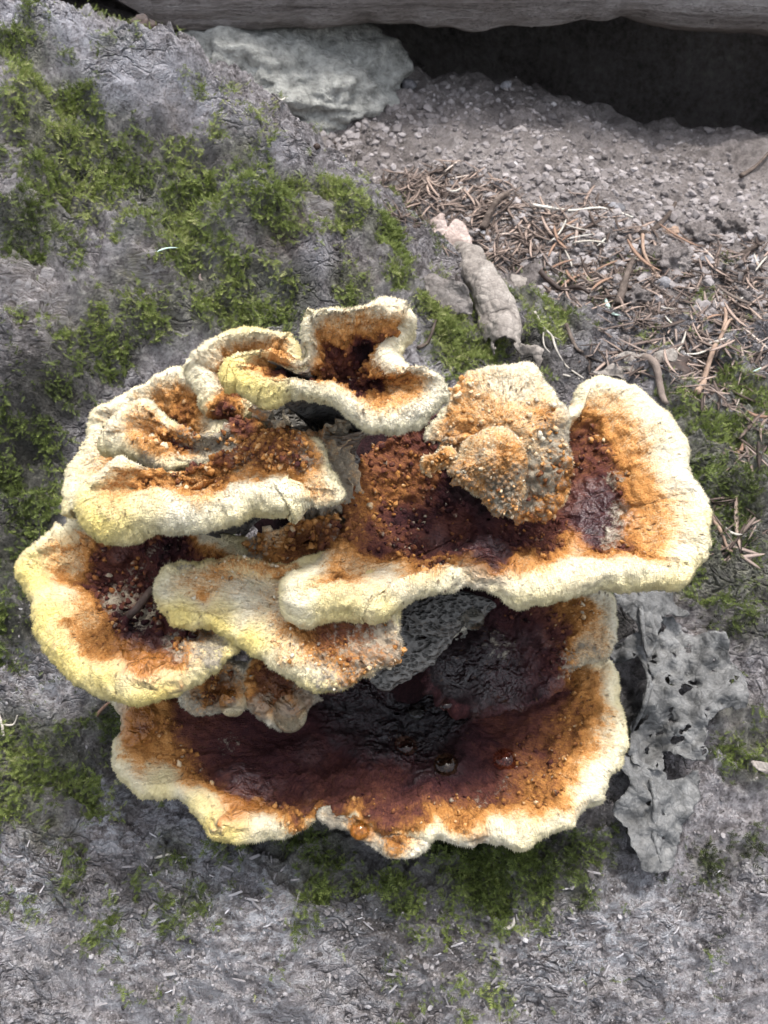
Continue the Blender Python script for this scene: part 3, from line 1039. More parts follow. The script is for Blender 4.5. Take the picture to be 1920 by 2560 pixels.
        fme = mesh('hair_tufts', VV, FF, {'zone': rep(zn) + tip + np.repeat(rng.normal(0, .16, len(idx)), 4), 'yel': rep(yl), 'wet': 0 * rep(zn), 'gry': rep(gry)}, np.repeat(uv[:-1][idx], 4, 0))
        fo = link('hair_tufts', fme, M_F, o); fo['kind'] = 'stuff'
    if gran:
        gran = int(gran * .7)
        idx = pick((zn > gran_z[0]) & (zn < gran_z[1]) & (wet < .3) & (edge * np.ones_like(zn) > .5), gran)
        if len(idx):
            Pn = unit(N2.reshape(-1, 3)[idx] + .35 * rng.normal(size=(len(idx), 3)))
            r = rng.uniform(.0005, .0013, len(idx)) * rng.uniform(.55, 1.0, len(idx)) * bump_scale
            vb, fb = ICO1
            vb = vb * (1 + .25 * fbm(vb, 1.9, 2, 3.))[:, None]
            VV, FF = scatter((vb, fb), G2.reshape(-1, 3)[idx] + Pn * r[:, None] * .25, frames(Pn, rng.uniform(0, 6, len(idx))), np.stack([r, r * rng.uniform(.7, 1, len(idx)), r * rng.uniform(.9, 1.6, len(idx))], -1))
            kk = len(vb)
            VV = VV + np.repeat(r, kk)[:, None] * .8 * np.stack([noise(VV, 900, 1.), noise(VV, 900, 7.), noise(VV, 900, 13.)], -1)
            zz = np.repeat(zn.ravel()[idx] + rng.normal(.1, .3, len(idx)), kk) - .40 * np.tile(sstep(0, 1, vb[:, 2]), len(idx))
            gg = np.repeat(np.clip(rng.normal(.25, .3, len(idx)), 0, 1), kk) * np.tile(sstep(.1, 1., vb[:, 2]), len(idx))
            gme = mesh('granules', VV, FF, {'zone': zz, 'yel': 0 * zz, 'wet': 0 * zz, 'gry': gg}, np.repeat(uv[:-1][idx], kk, 0) + np.tile(vb[:, :2] * .001, (len(idx), 1)))
            go = link('granules', gme, M_F, o); go['kind'] = 'stuff'
    CAPS[key] = dict(o=o, p0=p0, n=n, C=C, G=G2)
    return o


# --- top cap A: funnel with an upright back lobe, a yellow left lobe and a white right lobe
A_out = T(1, [(95, 545, 0, .95), (108, 470, 0, .85), (150, 410, .001, .7), (230, 366, .002, .6), (340, 360, .002, .5), (450, 385, .001, .5), (560, 430, 0, .5), (610, 445, 0, .6), (590, 390, .003, .7),
              (575, 300, .006, .8), (577, 220, .008, .8), (605, 165, .009, .8), (690, 118, .010, .8), (800, 98, .010, .8), (920, 92, .010, .8), (1010, 72, .010, .85), (1100, 70, .010, .9), (1200, 98, .009, .95),
              (1262, 135, .008, 1), (1292, 205, .006, 1.05), (1283, 275, .003, 1.1), (1240, 350, 0, 1), (1180, 410, 0, .8), (1150, 470, 0, .7), (1200, 452, .002, .8), (1285, 447, .003, .8), (1370, 468, .003, .8),
              (1432, 520, .003, .85), (1465, 600, .001, .9), (1460, 680, 0, .95), (1420, 745, 0, .95), (1340, 805, 0, .95), (1240, 850, 0, .9), (1120, 868, 0, .9), (1000, 858, 0, .85), (900, 820, 0, .8), (830, 765, 0, .8),
              (760, 720, 0, .8), (650, 685, 0, .85), (540, 690, 0, 1.0), (430, 720, 0, 1.1), (360, 708, 0, 1.1), (280, 668, 0, 1.05), (200, 622, 0, 1.0), (128, 600, 0, .95)])
cap('A', A_out, T1(1, 860, 545), .078, (0, -.40, .92), .012, .0052, (.0095, .0065, .007), N=560, p=2.2, foot=T1(1, 830, 800), foot_r=.012, drop=.045,
    yel=.35, yel_px=[(*T1(1, 250, 540), 85, 1.), (*T1(1, 420, 640), 70, .9), (*T1(1, 150, 500), 60, 1)], wet_px=[],
    zone_px=[(*T1(1, 860, 430), 42, 2.5), (*T1(1, 900, 540), 38, 2.55), (*T1(1, 760, 480), 34, 2.3), (*T1(1, 800, 250), 26, 1.4), (*T1(1, 1000, 220), 30, 1.35), (*T1(1, 850, 300), 24, 1.6), (*T1(1, 1150, 600), 34, 1.35), (*T1(1, 1020, 650), 26, 1.5), (*T1(1, 480, 380), 40, 1.6)],
    fuzz=9000, gran=160, label='uppermost cap, funnel shaped, with a thick yellow left lobe')

# --- left back lobes B1, B
B1_out = T(2, [(715, 300, .004), (722, 262, .004), (765, 212, .006), (830, 160, .006), (915, 107, .006), (1000, 88, .006), (1105, 75, .006), (1200, 85, .006), (1275, 122, .005), (1320, 165, .003), (1350, 300, 0), (1280, 500, -.002), (1100, 570, -.004),
               (900, 570, -.002), (810, 520, 0), (775, 430, .002), (735, 350, .003)])
cap('B1', B1_out, T1(2, 1050, 430), .052, (-.1, -.45, .89), .009, .0036, (.0105, .008, .009), N=380, foot=T1(2, 1000, 600), drop=.02,
    yel=.55, zone_px=[(*T1(2, 1210, 190), 40, 1.55), (*T1(2, 920, 530), 40, 2.5)], fuzz=5000, gran=90, label='back left cap half hidden behind the uppermost cap')
B_out = T(2, [(90, 1110, -.002), (78, 980, 0), (82, 880, 0), (110, 800, 0), (150, 725, 0), (187, 680, 0), (188, 600, .002), (203, 540, .003), (250, 492, .004), (310, 478, .004), (370, 450, .004), (425, 398, .005), (485, 380, .005), (520, 355, .005), (570, 330, .006), (640, 308, .006), (712, 305, .005),
              (800, 350, .002), (900, 450, 0), (980, 600, -.004), (900, 900, -.01), (600, 1080, -.01), (250, 1150, -.006), (130, 1150, -.004)])
cap('B', B_out, T1(2, 700, 720), .040, (-.15, -.35, .92), .006, .0042, (.011, .009, .010), N=480, drop=.025, foot=T1(2, 900, 850),
    yel=.6, zone_px=[(*T1(2, 690, 440), 36, 1.5), (*T1(2, 600, 480), 40, 1.5), (*T1(2, 730, 520), 36, 2.0)], fuzz=6000, gran=60, label='scalloped cap behind the left upper cap')
C1_out = T(2, [(235, 700, 0), (262, 630, .002), (335, 562, .003), (420, 508, .004), (490, 487, .004), (550, 498, .004), (605, 540, .003), (690, 612, .001, .6), (790, 660, 0, .5), (930, 640, 0, .5), (1100, 580, 0, .4), (1130, 680, 0, .4), (1000, 780, -.002, .4), (850, 850, -.002, .5),
              (640, 870, -.001, .8), (540, 850, 0, 1), (450, 805, 0, 1.1), (350, 790, 0, 1.2), (262, 755, 0, 1.2)])
cap('C1', C1_out, T1(2, 800, 740), .049, (-.12, -.35, .93), .003, .0050, (.0095, .0075, .011), N=420, drop=.02, foot=T1(2, 900, 850),
    yel=.55, zone_px=[(*T1(2, 480, 640), 45, 1.35), (*T1(2, 560, 720), 40, 1.6), (*T1(2, 960, 640), 60, 2.3), (*T1(2, 740, 660), 40, 1.8), (*T1(2, 1050, 640), 40, 2.5)],
    gry_px=[(*T1(2, 870, 690), 75, .85), (*T1(2, 720, 670), 45, .5), (*T1(2, 960, 720), 50, .7), (*T1(2, 520, 820), 40, .6)], fuzz=5000, gran=200, gran_z=(1.5, 3.4), label='lobe lying in the left upper cap, orange with a grey centre')
C_out = T(2, [(140, 1070, 0, 1.1), (136, 1000, 0, 1.0), (170, 925, .002), (240, 858, .003), (320, 800, .004), (400, 782, .004, .9), (480, 800, .003, .8), (560, 850, 0, .5), (680, 850, -.003, .4), (850, 800, -.003, .35), (1000, 760, -.002, .35), (1150, 690, 0, .4),
              (1300, 690, .002, .5), (1420, 700, .003, .6), (1480, 780, .002, .6), (1525, 870, 0, .7), (1570, 955, 0, .7), (1562, 1020, 0, .7), (1510, 1075, -.001, .7), (1430, 1085, -.001, .7),
              (1372, 1075, .001, 1.), (1310, 1110, 0, 1.2), (1240, 1140, 0, 1.25), (1150, 1132, 0, 1.2), (1080, 1125, 0, 1.15), (1000, 1160, 0, 1.15), (900, 1172, 0, 1.1), (780, 1205, 0, 1.1), (690, 1200, 0, 1.1), (600, 1178, 0, 1.1), (500, 1190, 0, 1.2), (380, 1235, 0, 1.3), (285, 1250, 0, 1.3), (220, 1230, 0, 1.3), (168, 1160, 0, 1.2)])
cap('C', C_out, T1(2, 900, 890), .050, (-.05, -.30, .95), .004, .0056, (.012, .008, .008), N=600, drop=.03, p=2.6, foot=T1(2, 950, 1050),
    yel=.45, yel_px=[(*T1(2, 250, 1130), 110, 1.), (*T1(2, 230, 1020), 60, .6), (*T1(2, 420, 1140), 90, .6)],
    zone_px=[(*T1(2, 780, 840), 52, 2.6), (*T1(2, 950, 850), 70, 2.4), (*T1(2, 1180, 790), 80, 2.2), (*T1(2, 1330, 800), 60, 2.2), (*T1(2, 1420, 960), 50, 1.25), (*T1(2, 1500, 1000), 30, 1.1), (*T1(2, 340, 970), 50, 1.35), (*T1(2, 800, 960), 52, 1.4), (*T1(2, 620, 930), 50, 1.5), (*T1(2, 640, 1060), 40, .6), (*T1(2, 1220, 960), 55, .3), (*T1(2, 1000, 1010), 50, .4)],
    gry_px=[(*T1(2, 1400, 800), 60, .5), (*T1(2, 1500, 980), 45, .45), (*T1(2, 1050, 800), 40, .4)],
    fuzz=10000, gran=520, gran_z=(1.8, 3.4), label='left upper cap with a thick pale front rim')

# --- big right cap D
D_out = T(3, [(1085, 225, .004, .68), (1118, 165, .006, .68), (1135, 125, .006, .68), (1190, 97, .006, .68), (1260, 103, .006, .68), (1335, 112, .006, .68), (1395, 152, .006, .68), (1450, 210, .006, .68), (1492, 275, .006, .68), (1527, 355, .005, .68), (1552, 470, .004, .68), (1600, 515, .003, .68), (1626, 570, .003, .68), (1620, 700, .002, .68), (1603, 775, 0, .68), (1560, 802, 0), (1540, 850, 0), (1490, 880, 0),
              (1380, 880, 0), (1280, 885, 0), (1200, 885, 0), (1100, 905, 0), (1000, 925, 0), (920, 948, 0), (860, 935, .001), (810, 902, .003), (740, 885, .004), (660, 890, .004), (580, 905, .003), (510, 930, .002), (450, 985, 0), (400, 1015, -.001, 1.15), (330, 1002, -.001, 1.25), (230, 1000, -.001, 1.3), (150, 1010, -.001, 1.3), (80, 985, 0, 1.3), (38, 945, 0, 1.3), (40, 900, .001, 1.2), (70, 840, .002, 1),
              (140, 790, .002, .8, .7), (220, 740, 0, .6, .3), (270, 670, -.003, .5, .2), (250, 580, -.005, .4, .1), (270, 470, -.005, .4, .1), (380, 350, -.002, .4, .1), (540, 260, 0, .4, .1), (740, 200, .002, .4, .1), (950, 200, .002, .4, .3)])
cap('D', D_out, T1(3, 800, 620), .022, (.05, -.26, .96), .015, .0058, (.0135, .0125, .012), N=760, p=2.8, q=1.5, foot=T1(3, 680, 700), foot_r=.03, drop=.03,
    yel=.42, wet_px=[(*T1(3, 1205, 620), 75, 1.), (*T1(3, 800, 765), 70, 1.), (*T1(3, 1190, 520), 40, .9), (*T1(3, 1150, 690), 40, .8), (*T1(3, 620, 690), 40, .5)],
    yel_px=[(*T1(3, 250, 970), 90, .7), (*T1(3, 420, 960), 60, .7), (*T1(3, 1600, 620), 40, .45), (*T1(3, 1560, 780), 40, .5), (*T1(3, 930, 910), 40, .4)],
    zone_px=[(*T1(3, 300, 790), 60, 1.35), (*T1(3, 500, 770), 60, 1.5), (*T1(3, 600, 770), 40, 1.5), (*T1(3, 420, 850), 60, .8), (*T1(3, 520, 690), 60, 2.95), (*T1(3, 620, 680), 60, 2.9), (*T1(3, 420, 690), 45, 2.5), (*T1(3, 330, 680), 40, 2.3), (*T1(3, 290, 500), 80, 2.1), (*T1(3, 380, 390), 90, 2.2), (*T1(3, 500, 300), 80, 2.5), (*T1(3, 450, 500), 90, 2.0), (*T1(3, 330, 560), 60, 2.0), (*T1(3, 550, 420), 60, 2.15), (*T1(3, 420, 400), 60, 2.3), (*T1(3, 700, 640), 60, 2.6),
             (*T1(3, 1130, 420), 80, 2.45), (*T1(3, 1180, 330), 60, 2.4), (*T1(3, 1050, 560), 80, 2.3), (*T1(3, 850, 660), 70, 2.8), (*T1(3, 1000, 690), 70, 2.5), (*T1(3, 1210, 600), 60, 2.95), (*T1(3, 800, 750), 45, 2.9), (*T1(3, 1120, 730), 45, 1.55), (*T1(3, 940, 780), 40, 1.5), (*T1(3, 1370, 520), 45, 1.6), (*T1(3, 1250, 200), 50, 1.25), (*T1(3, 1330, 350), 40, 1.45), (*T1(3, 1400, 680), 50, 1.35), (*T1(3, 740, 830), 40, .8), (*T1(3, 1150, 830), 60, .6)],
    gry_px=[(*T1(3, 1270, 470), 30, .6), (*T1(3, 1290, 600), 30, .6), (*T1(3, 1260, 690), 40, .6), (*T1(3, 560, 700), 50, .2)],
    fuzz=14000, gran=1100, gran_z=(1.9, 3.4), label='large dished right cap with a wet dark centre')

# --- upright central lobe E and granular knob
E_out = T(3, [(578, 320), (600, 265), (650, 180), (690, 110), (740, 70), (810, 47), (900, 45), (960, 65), (1005, 122), (1050, 180), (1092, 235), (1090, 330), (1095, 440), (1085, 540), (1000, 600), (900, 610), (830, 560), (780, 480), (700, 420), (640, 385), (590, 365)])
cap('E', E_out, T1(3, 850, 300), .046, (.02, -.80, .60), -.008, .0045, (.0035, .012, .012), N=420, p=1.8, q=1.5, under=False, drop=.03, foot=T1(3, 850, 460), ripple=1.5,
    yel=.2, zone_px=[(*T1(3, 850, 290), 110, 1.3), (*T1(3, 730, 150), 45, 1.4), (*T1(3, 790, 200), 45, 1.3), (*T1(3, 930, 250), 45, 1.25), (*T1(3, 920, 120), 60, .85), (*T1(3, 860, 90), 50, .8), (*T1(3, 680, 290), 50, 1.55), (*T1(3, 1020, 400), 60, 1.6), (*T1(3, 1050, 480), 60, 2.0), (*T1(3, 950, 560), 60, 2.0), (*T1(3, 960, 350), 40, 1.2)],
    gry_px=[(*T1(3, 1040, 320), 65, .8), (*T1(3, 990, 450), 80, .75), (*T1(3, 640, 320), 50, .55), (*T1(3, 930, 540), 60, .7), (*T1(3, 1060, 220), 40, .5)], fuzz=8000, gran=260, gran_z=(1.1, 2.4), lump=1.8, label='upright orange and tan lobe in the middle')
K_out = T(3, [(650, 460), (690, 395), (722, 330), (790, 288), (870, 285), (925, 330), (955, 420), (945, 520), (890, 590), (830, 600), (765, 550), (700, 500)])
cap('E2', K_out, T1(3, 810, 400), .056, (-.05, -.82, .57), -.007, .005, (.010, .02, .02), edge_z=.9, N=300, p=1.6, q=1.5, under=False, drop=.02,
    yel=.1, zone_px=[(*T1(3, 800, 330), 60, 1.25), (*T1(3, 780, 420), 50, 1.2), (*T1(3, 850, 520), 70, 1.7), (*T1(3, 700, 480), 40, 1.6), (*T1(3, 900, 420), 50, 1.5)],
    gry_px=[(*T1(3, 780, 430), 80, .4), (*T1(3, 860, 520), 80, .65), (*T1(3, 700, 470), 60, .5), (*T1(3, 920, 450), 50, .6)], fuzz=6000, gran=450, gran_z=(-1, 2.4), bump_scale=.55, lump=2.0, label='granular grey brown knob at the foot of the upright lobe')
K2_out = T(3, [(548, 410), (565, 380), (610, 372), (665, 382), (668, 425), (620, 440), (575, 455)])
cap('E3', K2_out, T1(3, 605, 408), .043, (-.05, -.7, .7), -.003, .0030, (.006, .01, .02), N=140, p=1.6, q=1.5, under=False, drop=.012, foot_r=.004, yel=.1, edge_z=.95, gry_px=[(*T1(3, 610, 410), 60, .25)], fuzz=900, gran=160, gran_z=(-1, 2.4), bump_scale=.6, label='small tan knob beside the granular knob')

# --- left lower cap F
F_out = T(4, [(330, 85, .003), (262, 75, .003), (200, 115, .003), (140, 163, .003), (88, 215, .002), (70, 275, .001), (92, 340, 0), (140, 408, 0), (150, 470, 0), (170, 540, 0), (200, 610, 0), (226, 660, 0), (280, 708, 0), (350, 745, 0), (430, 775, 0), (510, 800, 0), (600, 790, 0), (680, 752, 0), (780, 716, 0), (855, 680, 0, .9), (905, 640, -.001, .7), (950, 580, -.002, .5),
              (1000, 450, -.004, .4), (1050, 300, -.006, .3), (1000, 180, -.006, .3), (850, 120, -.004, .3), (650, 110, -.002, .4), (450, 95, 0, .6)])
cap('F', F_out, T1(4, 620, 370), .004, (-.12, -.30, .94), .012, .0052, (.0135, .009, .008), N=600, p=2.6, q=1.6, foot=T1(4, 900, 480), drop=.03, foot_r=.02,
    yel=.8, wet_px=[(*T1(4, 560, 650), 75, 1.), (*T1(4, 520, 610), 50, .9), (*T1(4, 480, 220), 36, .6)],
    zone_px=[(*T1(4, 250, 210), 50, 1.35), (*T1(4, 330, 180), 32, 1.4), (*T1(4, 300, 260), 40, 1.2), (*T1(4, 410, 540), 60, 1.9), (*T1(4, 350, 480), 50, 1.35), (*T1(4, 560, 650), 50, 1.75), (*T1(4, 690, 610), 45, 1.8), (*T1(4, 780, 620), 36, 1.2), (*T1(4, 480, 250), 70, 2.6), (*T1(4, 600, 230), 80, 2.9), (*T1(4, 560, 330), 80, 2.6), (*T1(4, 700, 180), 60, 3.2), (*T1(4, 650, 520), 60, 2.7), (*T1(4, 800, 300), 80, 3.0)],
    gry_px=[(*T1(4, 480, 390), 45, .7), (*T1(4, 560, 460), 45, .8), (*T1(4, 700, 565), 40, .75), (*T1(4, 830, 590), 60, .75), (*T1(4, 620, 200), 50, .25), (*T1(4, 540, 290), 40, .3)],
    yel_px=[(*T1(4, 130, 300), 90, 1.), (*T1(4, 260, 640), 110, 1.), (*T1(4, 190, 480), 90, 1.), (*T1(4, 400, 700), 90, .9), (*T1(4, 560, 760), 80, .8)],
    fuzz=9000, gran=520, gran_z=(2.0, 3.6), bump_scale=1.25, label='lower left cap with a broad yellow rim')

# --- middle lobe G drooping below D
G_out = T(4, [(655, 262, .002), (612, 315, .001), (600, 378, 0), (628, 440, 0), (682, 500, 0), (760, 517, 0), (830, 522, 0), (890, 560, 0), (980, 602, 0), (1060, 642, 0), (1130, 690, 0), (1190, 735, 0, .9), (1280, 766, 0, .8), (1350, 750, 0, .7), (1440, 710, 0, .6), (1540, 642, 0, .6), (1577, 580, 0, .5), (1580, 470, 0, .5), (1560, 350, -.002, .5), (1400, 260, -.004, .5), (1240, 215, -.001, .6), (1110, 240, .001, .7), (950, 235, .002, .8), (820, 225, .002, .8), (720, 238, .002, .9)])
cap('G', G_out, T1(4, 1180, 420), .010, (-.06, -.55, .83), .001, .0052, (.012, .009, .012), N=520, p=2.0, q=1.5, foot=T1(4, 1200, 400), drop=.04, foot_r=.012,
    yel=.9, zone_px=[(*T1(4, 720, 460), 75, .3), (*T1(4, 860, 500), 75, .3), (*T1(4, 960, 570), 60, .4), (*T1(4, 870, 295), 75, 1.4), (*T1(4, 1000, 310), 75, 1.5), (*T1(4, 1080, 340), 55, 1.65), (*T1(4, 760, 310), 45, 1.15), (*T1(4, 1120, 430), 40, .9), (*T1(4, 950, 420), 70, .5), (*T1(4, 1200, 540), 60, 1.75), (*T1(4, 1330, 530), 70, 2.3), (*T1(4, 1450, 540), 70, 2.4), (*T1(4, 1400, 650), 60, 1.9), (*T1(4, 1150, 600), 45, 1.1)],
    gry_px=[(*T1(4, 1280, 690), 75, .6), (*T1(4, 1450, 620), 90, .65), (*T1(4, 1540, 530), 60, .8), (*T1(4, 720, 245), 40, .5)], wet_px=[(*T1(4, 1440, 590), 60, .45)],
    yel_px=[(*T1(4, 700, 470), 80, 1.), (*T1(4, 860, 515), 75, 1.), (*T1(4, 970, 570), 65, 1.)], fuzz=8000, gran=420, gran_z=(.9, 2.4), bump_scale=.7, label='thick drooping middle lobe with a yellow front')

# --- granular cushion between C and D
M_out = T(4, [(960, 215), (985, 160), (1030, 115), (1100, 100), (1180, 80), (1260, 75), (1350, 75), (1370, 130), (1390, 200), (1340, 260), (1250, 300), (1130, 300), (1060, 260)])
cap('M', M_out, T1(4, 1180, 180), .014, (0, -.6, .8), -.003, .004, (.006, .012, .012), N=240, p=1.6, q=1.5, under=False, drop=.03, edge_z=1.0, yel=.1,
    zone_px=[(*T1(4, 1090, 150), 45, 1.2), (*T1(4, 1200, 220), 70, 2.1), (*T1(4, 1300, 160), 50, 2.2)], gry_px=[(*T1(4, 1080, 140), 60, .35), (*T1(4, 1300, 120), 60, .3), (*T1(4, 1000, 200), 50, .7)], fuzz=1500, gran=420, gran_z=(.5, 3.2), bump_scale=1.25, lump=2., label='granular brown cushion between the middle caps')

# --- small wet cups J1, J2 under F
J1_out = T(4, [(718, 765), (735, 805), (790, 847), (850, 847), (905, 832), (970, 800), (990, 730), (960, 640), (870, 620), (770, 690)])
cap('J1', J1_out, T1(4, 850, 740), -.024, (0, -.65, .76), .003, .0024, (.004, .007, .012), N=220, drop=.02, foot=T1(4, 900, 640), yel=.1, zone_px=[(*T1(4, 850, 750), 60, 2.1)], gry_px=[(*T1(4, 760, 800), 60, .6), (*T1(4, 850, 830), 50, .7), (*T1(4, 930, 690), 50, .6)], wet_px=[(*T1(4, 900, 770), 40, .9)], fuzz=1200, gran=60, label='small brown cup under the lower left cap')
J2_out = T(4, [(978, 785), (1010, 835), (1080, 890), (1140, 897), (1190, 852), (1240, 805), (1285, 770), (1220, 700), (1100, 600), (1000, 600), (965, 690)])
cap('J2', J2_out, T1(4, 1090, 730), -.022, (0, -.65, .76), .003, .0022, (.003, .006, .012), N=240, drop=.02, foot=T1(4, 1080, 640), yel=.0, zone_px=[(*T1(4, 1080, 700), 70, 2.4), (*T1(4, 1060, 780), 50, 2.2)], gry_px=[(*T1(4, 1230, 780), 60, .85), (*T1(4, 1030, 830), 50, .8), (*T1(4, 1120, 870), 50, .8)], wet_px=[(*T1(4, 1080, 780), 60, .9)], fuzz=1200, gran=40, label='small wet cup beside the small brown cup')

# --- bottom cap H
H_out = T(5, [(20, 280, .004), (45, 340, .003), (64, 385, .002), (46, 440, .001), (45, 500, 0), (62, 560, 0), (100, 603, 0), (170, 617, 0), (245, 613, 0), (290, 660, 0), (320, 708, 0), (370, 735, 0), (450, 741, 0), (540, 732, 0), (600, 706, 0), (640, 672, 0, .8), (652, 638, 0, .5), (700, 652, .001, .5), (780, 680, .001, .5), (870, 708, .001, .5), (960, 730, 0, .6), (992, 722, 0, .6),
              (1040, 735, 0, .9), (1080, 750, 0, .9), (1130, 735, 0, .8), (1190, 735, 0, .9), (1250, 746, 0, 1), (1300, 722, 0, 1), (1380, 700, 0, 1), (1422, 650, 0, 1), (1480, 618, 0, 1), (1500, 545, 0, 1), (1546, 490, 0, 1), (1556, 400, .001, 1), (1540, 320, .002, 1), (1534, 240, .002, .9), (1500, 203, .002, .8), (1450, 212, .002, .7),
              (1420, 150, -.004, .5), (1300, 60, -.008, .4), (1050, 60, -.01, .4), (800, 120, -.01, .4), (600, 190, -.008, .4), (350, 230, -.003, .5), (130, 250, .002, .7)])
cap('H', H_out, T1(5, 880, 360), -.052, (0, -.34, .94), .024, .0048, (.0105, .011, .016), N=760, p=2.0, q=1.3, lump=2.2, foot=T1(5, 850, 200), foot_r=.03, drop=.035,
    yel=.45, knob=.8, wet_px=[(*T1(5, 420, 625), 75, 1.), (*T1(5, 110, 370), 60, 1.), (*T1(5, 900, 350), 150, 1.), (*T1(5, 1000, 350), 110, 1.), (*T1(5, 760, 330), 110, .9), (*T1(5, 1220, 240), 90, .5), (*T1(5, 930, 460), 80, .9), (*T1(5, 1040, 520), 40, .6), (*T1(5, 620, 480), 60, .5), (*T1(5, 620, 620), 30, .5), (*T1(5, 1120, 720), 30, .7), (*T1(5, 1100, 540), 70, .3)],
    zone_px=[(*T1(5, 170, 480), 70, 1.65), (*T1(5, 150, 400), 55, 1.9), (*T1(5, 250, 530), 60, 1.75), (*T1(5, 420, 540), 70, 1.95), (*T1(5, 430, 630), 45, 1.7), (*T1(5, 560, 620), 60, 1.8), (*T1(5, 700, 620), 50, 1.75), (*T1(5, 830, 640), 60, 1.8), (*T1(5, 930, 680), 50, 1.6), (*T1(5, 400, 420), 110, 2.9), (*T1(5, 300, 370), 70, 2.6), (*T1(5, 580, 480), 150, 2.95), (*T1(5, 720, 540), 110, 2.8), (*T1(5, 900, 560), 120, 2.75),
             (*T1(5, 1100, 560), 100, 2.6), (*T1(5, 1250, 500), 80, 2.35), (*T1(5, 1350, 430), 80, 2.0), (*T1(5, 1430, 340), 60, 1.9), (*T1(5, 1080, 670), 60, 1.8), (*T1(5, 1300, 600), 70, 1.9), (*T1(5, 1030, 440), 130, 3.3), (*T1(5, 1200, 350), 110, 2.5), (*T1(5, 1250, 240), 90, 3.0), (*T1(5, 800, 400), 80, 3.3), (*T1(5, 930, 360), 100, 3.8), (*T1(5, 1030, 330), 60, 3.8), (*T1(5, 760, 330), 80, 3.5), (*T1(5, 1450, 260), 40, 1.6), (*T1(5, 1120, 720), 26, 1.1), (*T1(5, 470, 710), 50, .35), (*T1(5, 180, 590), 60, .45)],  # near-black zones paint the hollow's shade over its dark brown centre
    gry_px=[(*T1(5, 1200, 580), 30, .35), (*T1(5, 1130, 610), 30, .35), (*T1(5, 1290, 545), 30, .3), (*T1(5, 1060, 635), 26, .3), (*T1(5, 380, 450), 40, .35)],
    yel_px=[(*T1(5, 360, 710), 90, 1.), (*T1(5, 300, 640), 70, .7), (*T1(5, 180, 600), 70, .6)],
    fuzz=13000, gran=380, gran_z=(1.6, 2.5), label='wide bottom cap with a dark wet hollow')
# --- right lobe I above H
I_out = T(5, [(1430, -25, .001), (1490, -5, .001), (1526, 25, .001), (1537, 90, 0), (1522, 150, 0), (1490, 195, 0), (1440, 218, 0), (1390, 242, 0, .8, .6), (1330, 310, -.002, .3, .1), (1200, 350, -.003, .3, .1), (1040, 340, -.003, .3, .1), (960, 260, -.003, .3, .1), (1000, 150, -.002, .3, .1), (1100, 60, -.002, .3, .1), (1250, -15, -.002, .4, .2)])
cap('I', I_out, T1(5, 1230, 150), -.026, (.15, -.62, .78), .003, .0040, (.0085, .009, .009), N=380, drop=.03, foot=T1(5, 1200, 150), yel=.15, lump=2., wet_px=[(*T1(5, 1180, 250), 110, .8), (*T1(5, 1050, 240), 80, .9), (*T1(5, 1330, 280), 50, .6)],
    zone_px=[(*T1(5, 1300, 90), 80, 2.5), (*T1(5, 1230, 130), 70, 2.8), (*T1(5, 1180, 260), 110, 3.3), (*T1(5, 1050, 230), 100, 3.6), (*T1(5, 1320, 230), 70, 2.9), (*T1(5, 1390, 50), 40, 1.8), (*T1(5, 1450, 160), 50, 1.2)], gry_px=[(*T1(5, 1440, 180), 50, .5), (*T1(5, 1390, 220), 40, .6), (*T1(5, 1190, 160), 40, .4)], fuzz=3500, gran=240, gran_z=(1.4, 3.), label='right lobe between the large cap and the bottom cap')
# --- thin lobe K under H
Kl_out = T(5, [(645, 655), (675, 690), (735, 705), (800, 748), (850, 770), (908, 786), (950, 765), (972, 735), (930, 700), (850, 670), (760, 640), (680, 630)])
cap('K', Kl_out, T1(5, 830, 700), -.066, (0, -.55, .83), .0, .0016, (.003, .010, .02), N=240, drop=.015, foot=T1(5, 860, 600), yel=.0, zone_px=[(*T1(5, 870, 735), 40, 1.9), (*T1(5, 760, 690), 40, 1.8)], gry_px=[(*T1(5, 700, 680), 60, .8), (*T1(5, 820, 755), 50, .6), (*T1(5, 930, 760), 40, .5), (*T1(5, 860, 700), 50, .4)], wet_px=[(*T1(5, 780, 700), 40, .7)], fuzz=900, gran=20, label='thin grey brown lobe under the front of the bottom cap')


# --- hanging grey pore flaps under D
def flap(c, pts, cen, z, n, label, seed):
    o = T(c, pts); cp = T1(c, *cen)
    n_ = unit(np.array(n, float))
    d0 = raydir(np.array(cp[0]), np.array(cp[1])); p0 = CAM + d0 * ((z - CAM[2]) / d0[2])
    S = catmull_closed(np.array(o), 160)
    R = onplane(S[:, 0], S[:, 1], p0, n_)
    rows = [p0 + (R - p0) * f + n_ * .004 * (1 - f * f) for f in np.linspace(.02, 1, 34)]
    rows += [p0 + (R - p0) * f - n_ * .002 - n_ * .01 * (1 - f) for f in np.linspace(1, .1, 10)]
    G = np.array(rows)
    Nn = grid_normals(G)
    G = G + Nn * (.0018 * fbm(G, 90, 3, seed) + .0007 * fbm(G, 400, 2, seed + 3))[..., None]
    me = mesh('pore_surface', np.vstack([G.reshape(-1, 3)]), grid_faces(len(rows), 160, True), {'rim': np.zeros(G.shape[0] * 160)})
    ob = link('pore_surface', me, M_P, fun)
    ob['label'] = label


flap(5, [(880, 62), (950, 22), (1060, 8), (1172, 38), (1120, 85), (1050, 120), (960, 140), (890, 150)], (1010, 80), -.010, (0, -.85, .5), 'grey pore layer hanging under the large cap', 3.)
flap(5, [(880, 140), (960, 140), (1060, 110), (1020, 170), (960, 230), (880, 278), (800, 262), (850, 200)], (920, 200), -.022, (.1, -.8, .6), 'folded grey pore layer above the wet hollow', 9.)

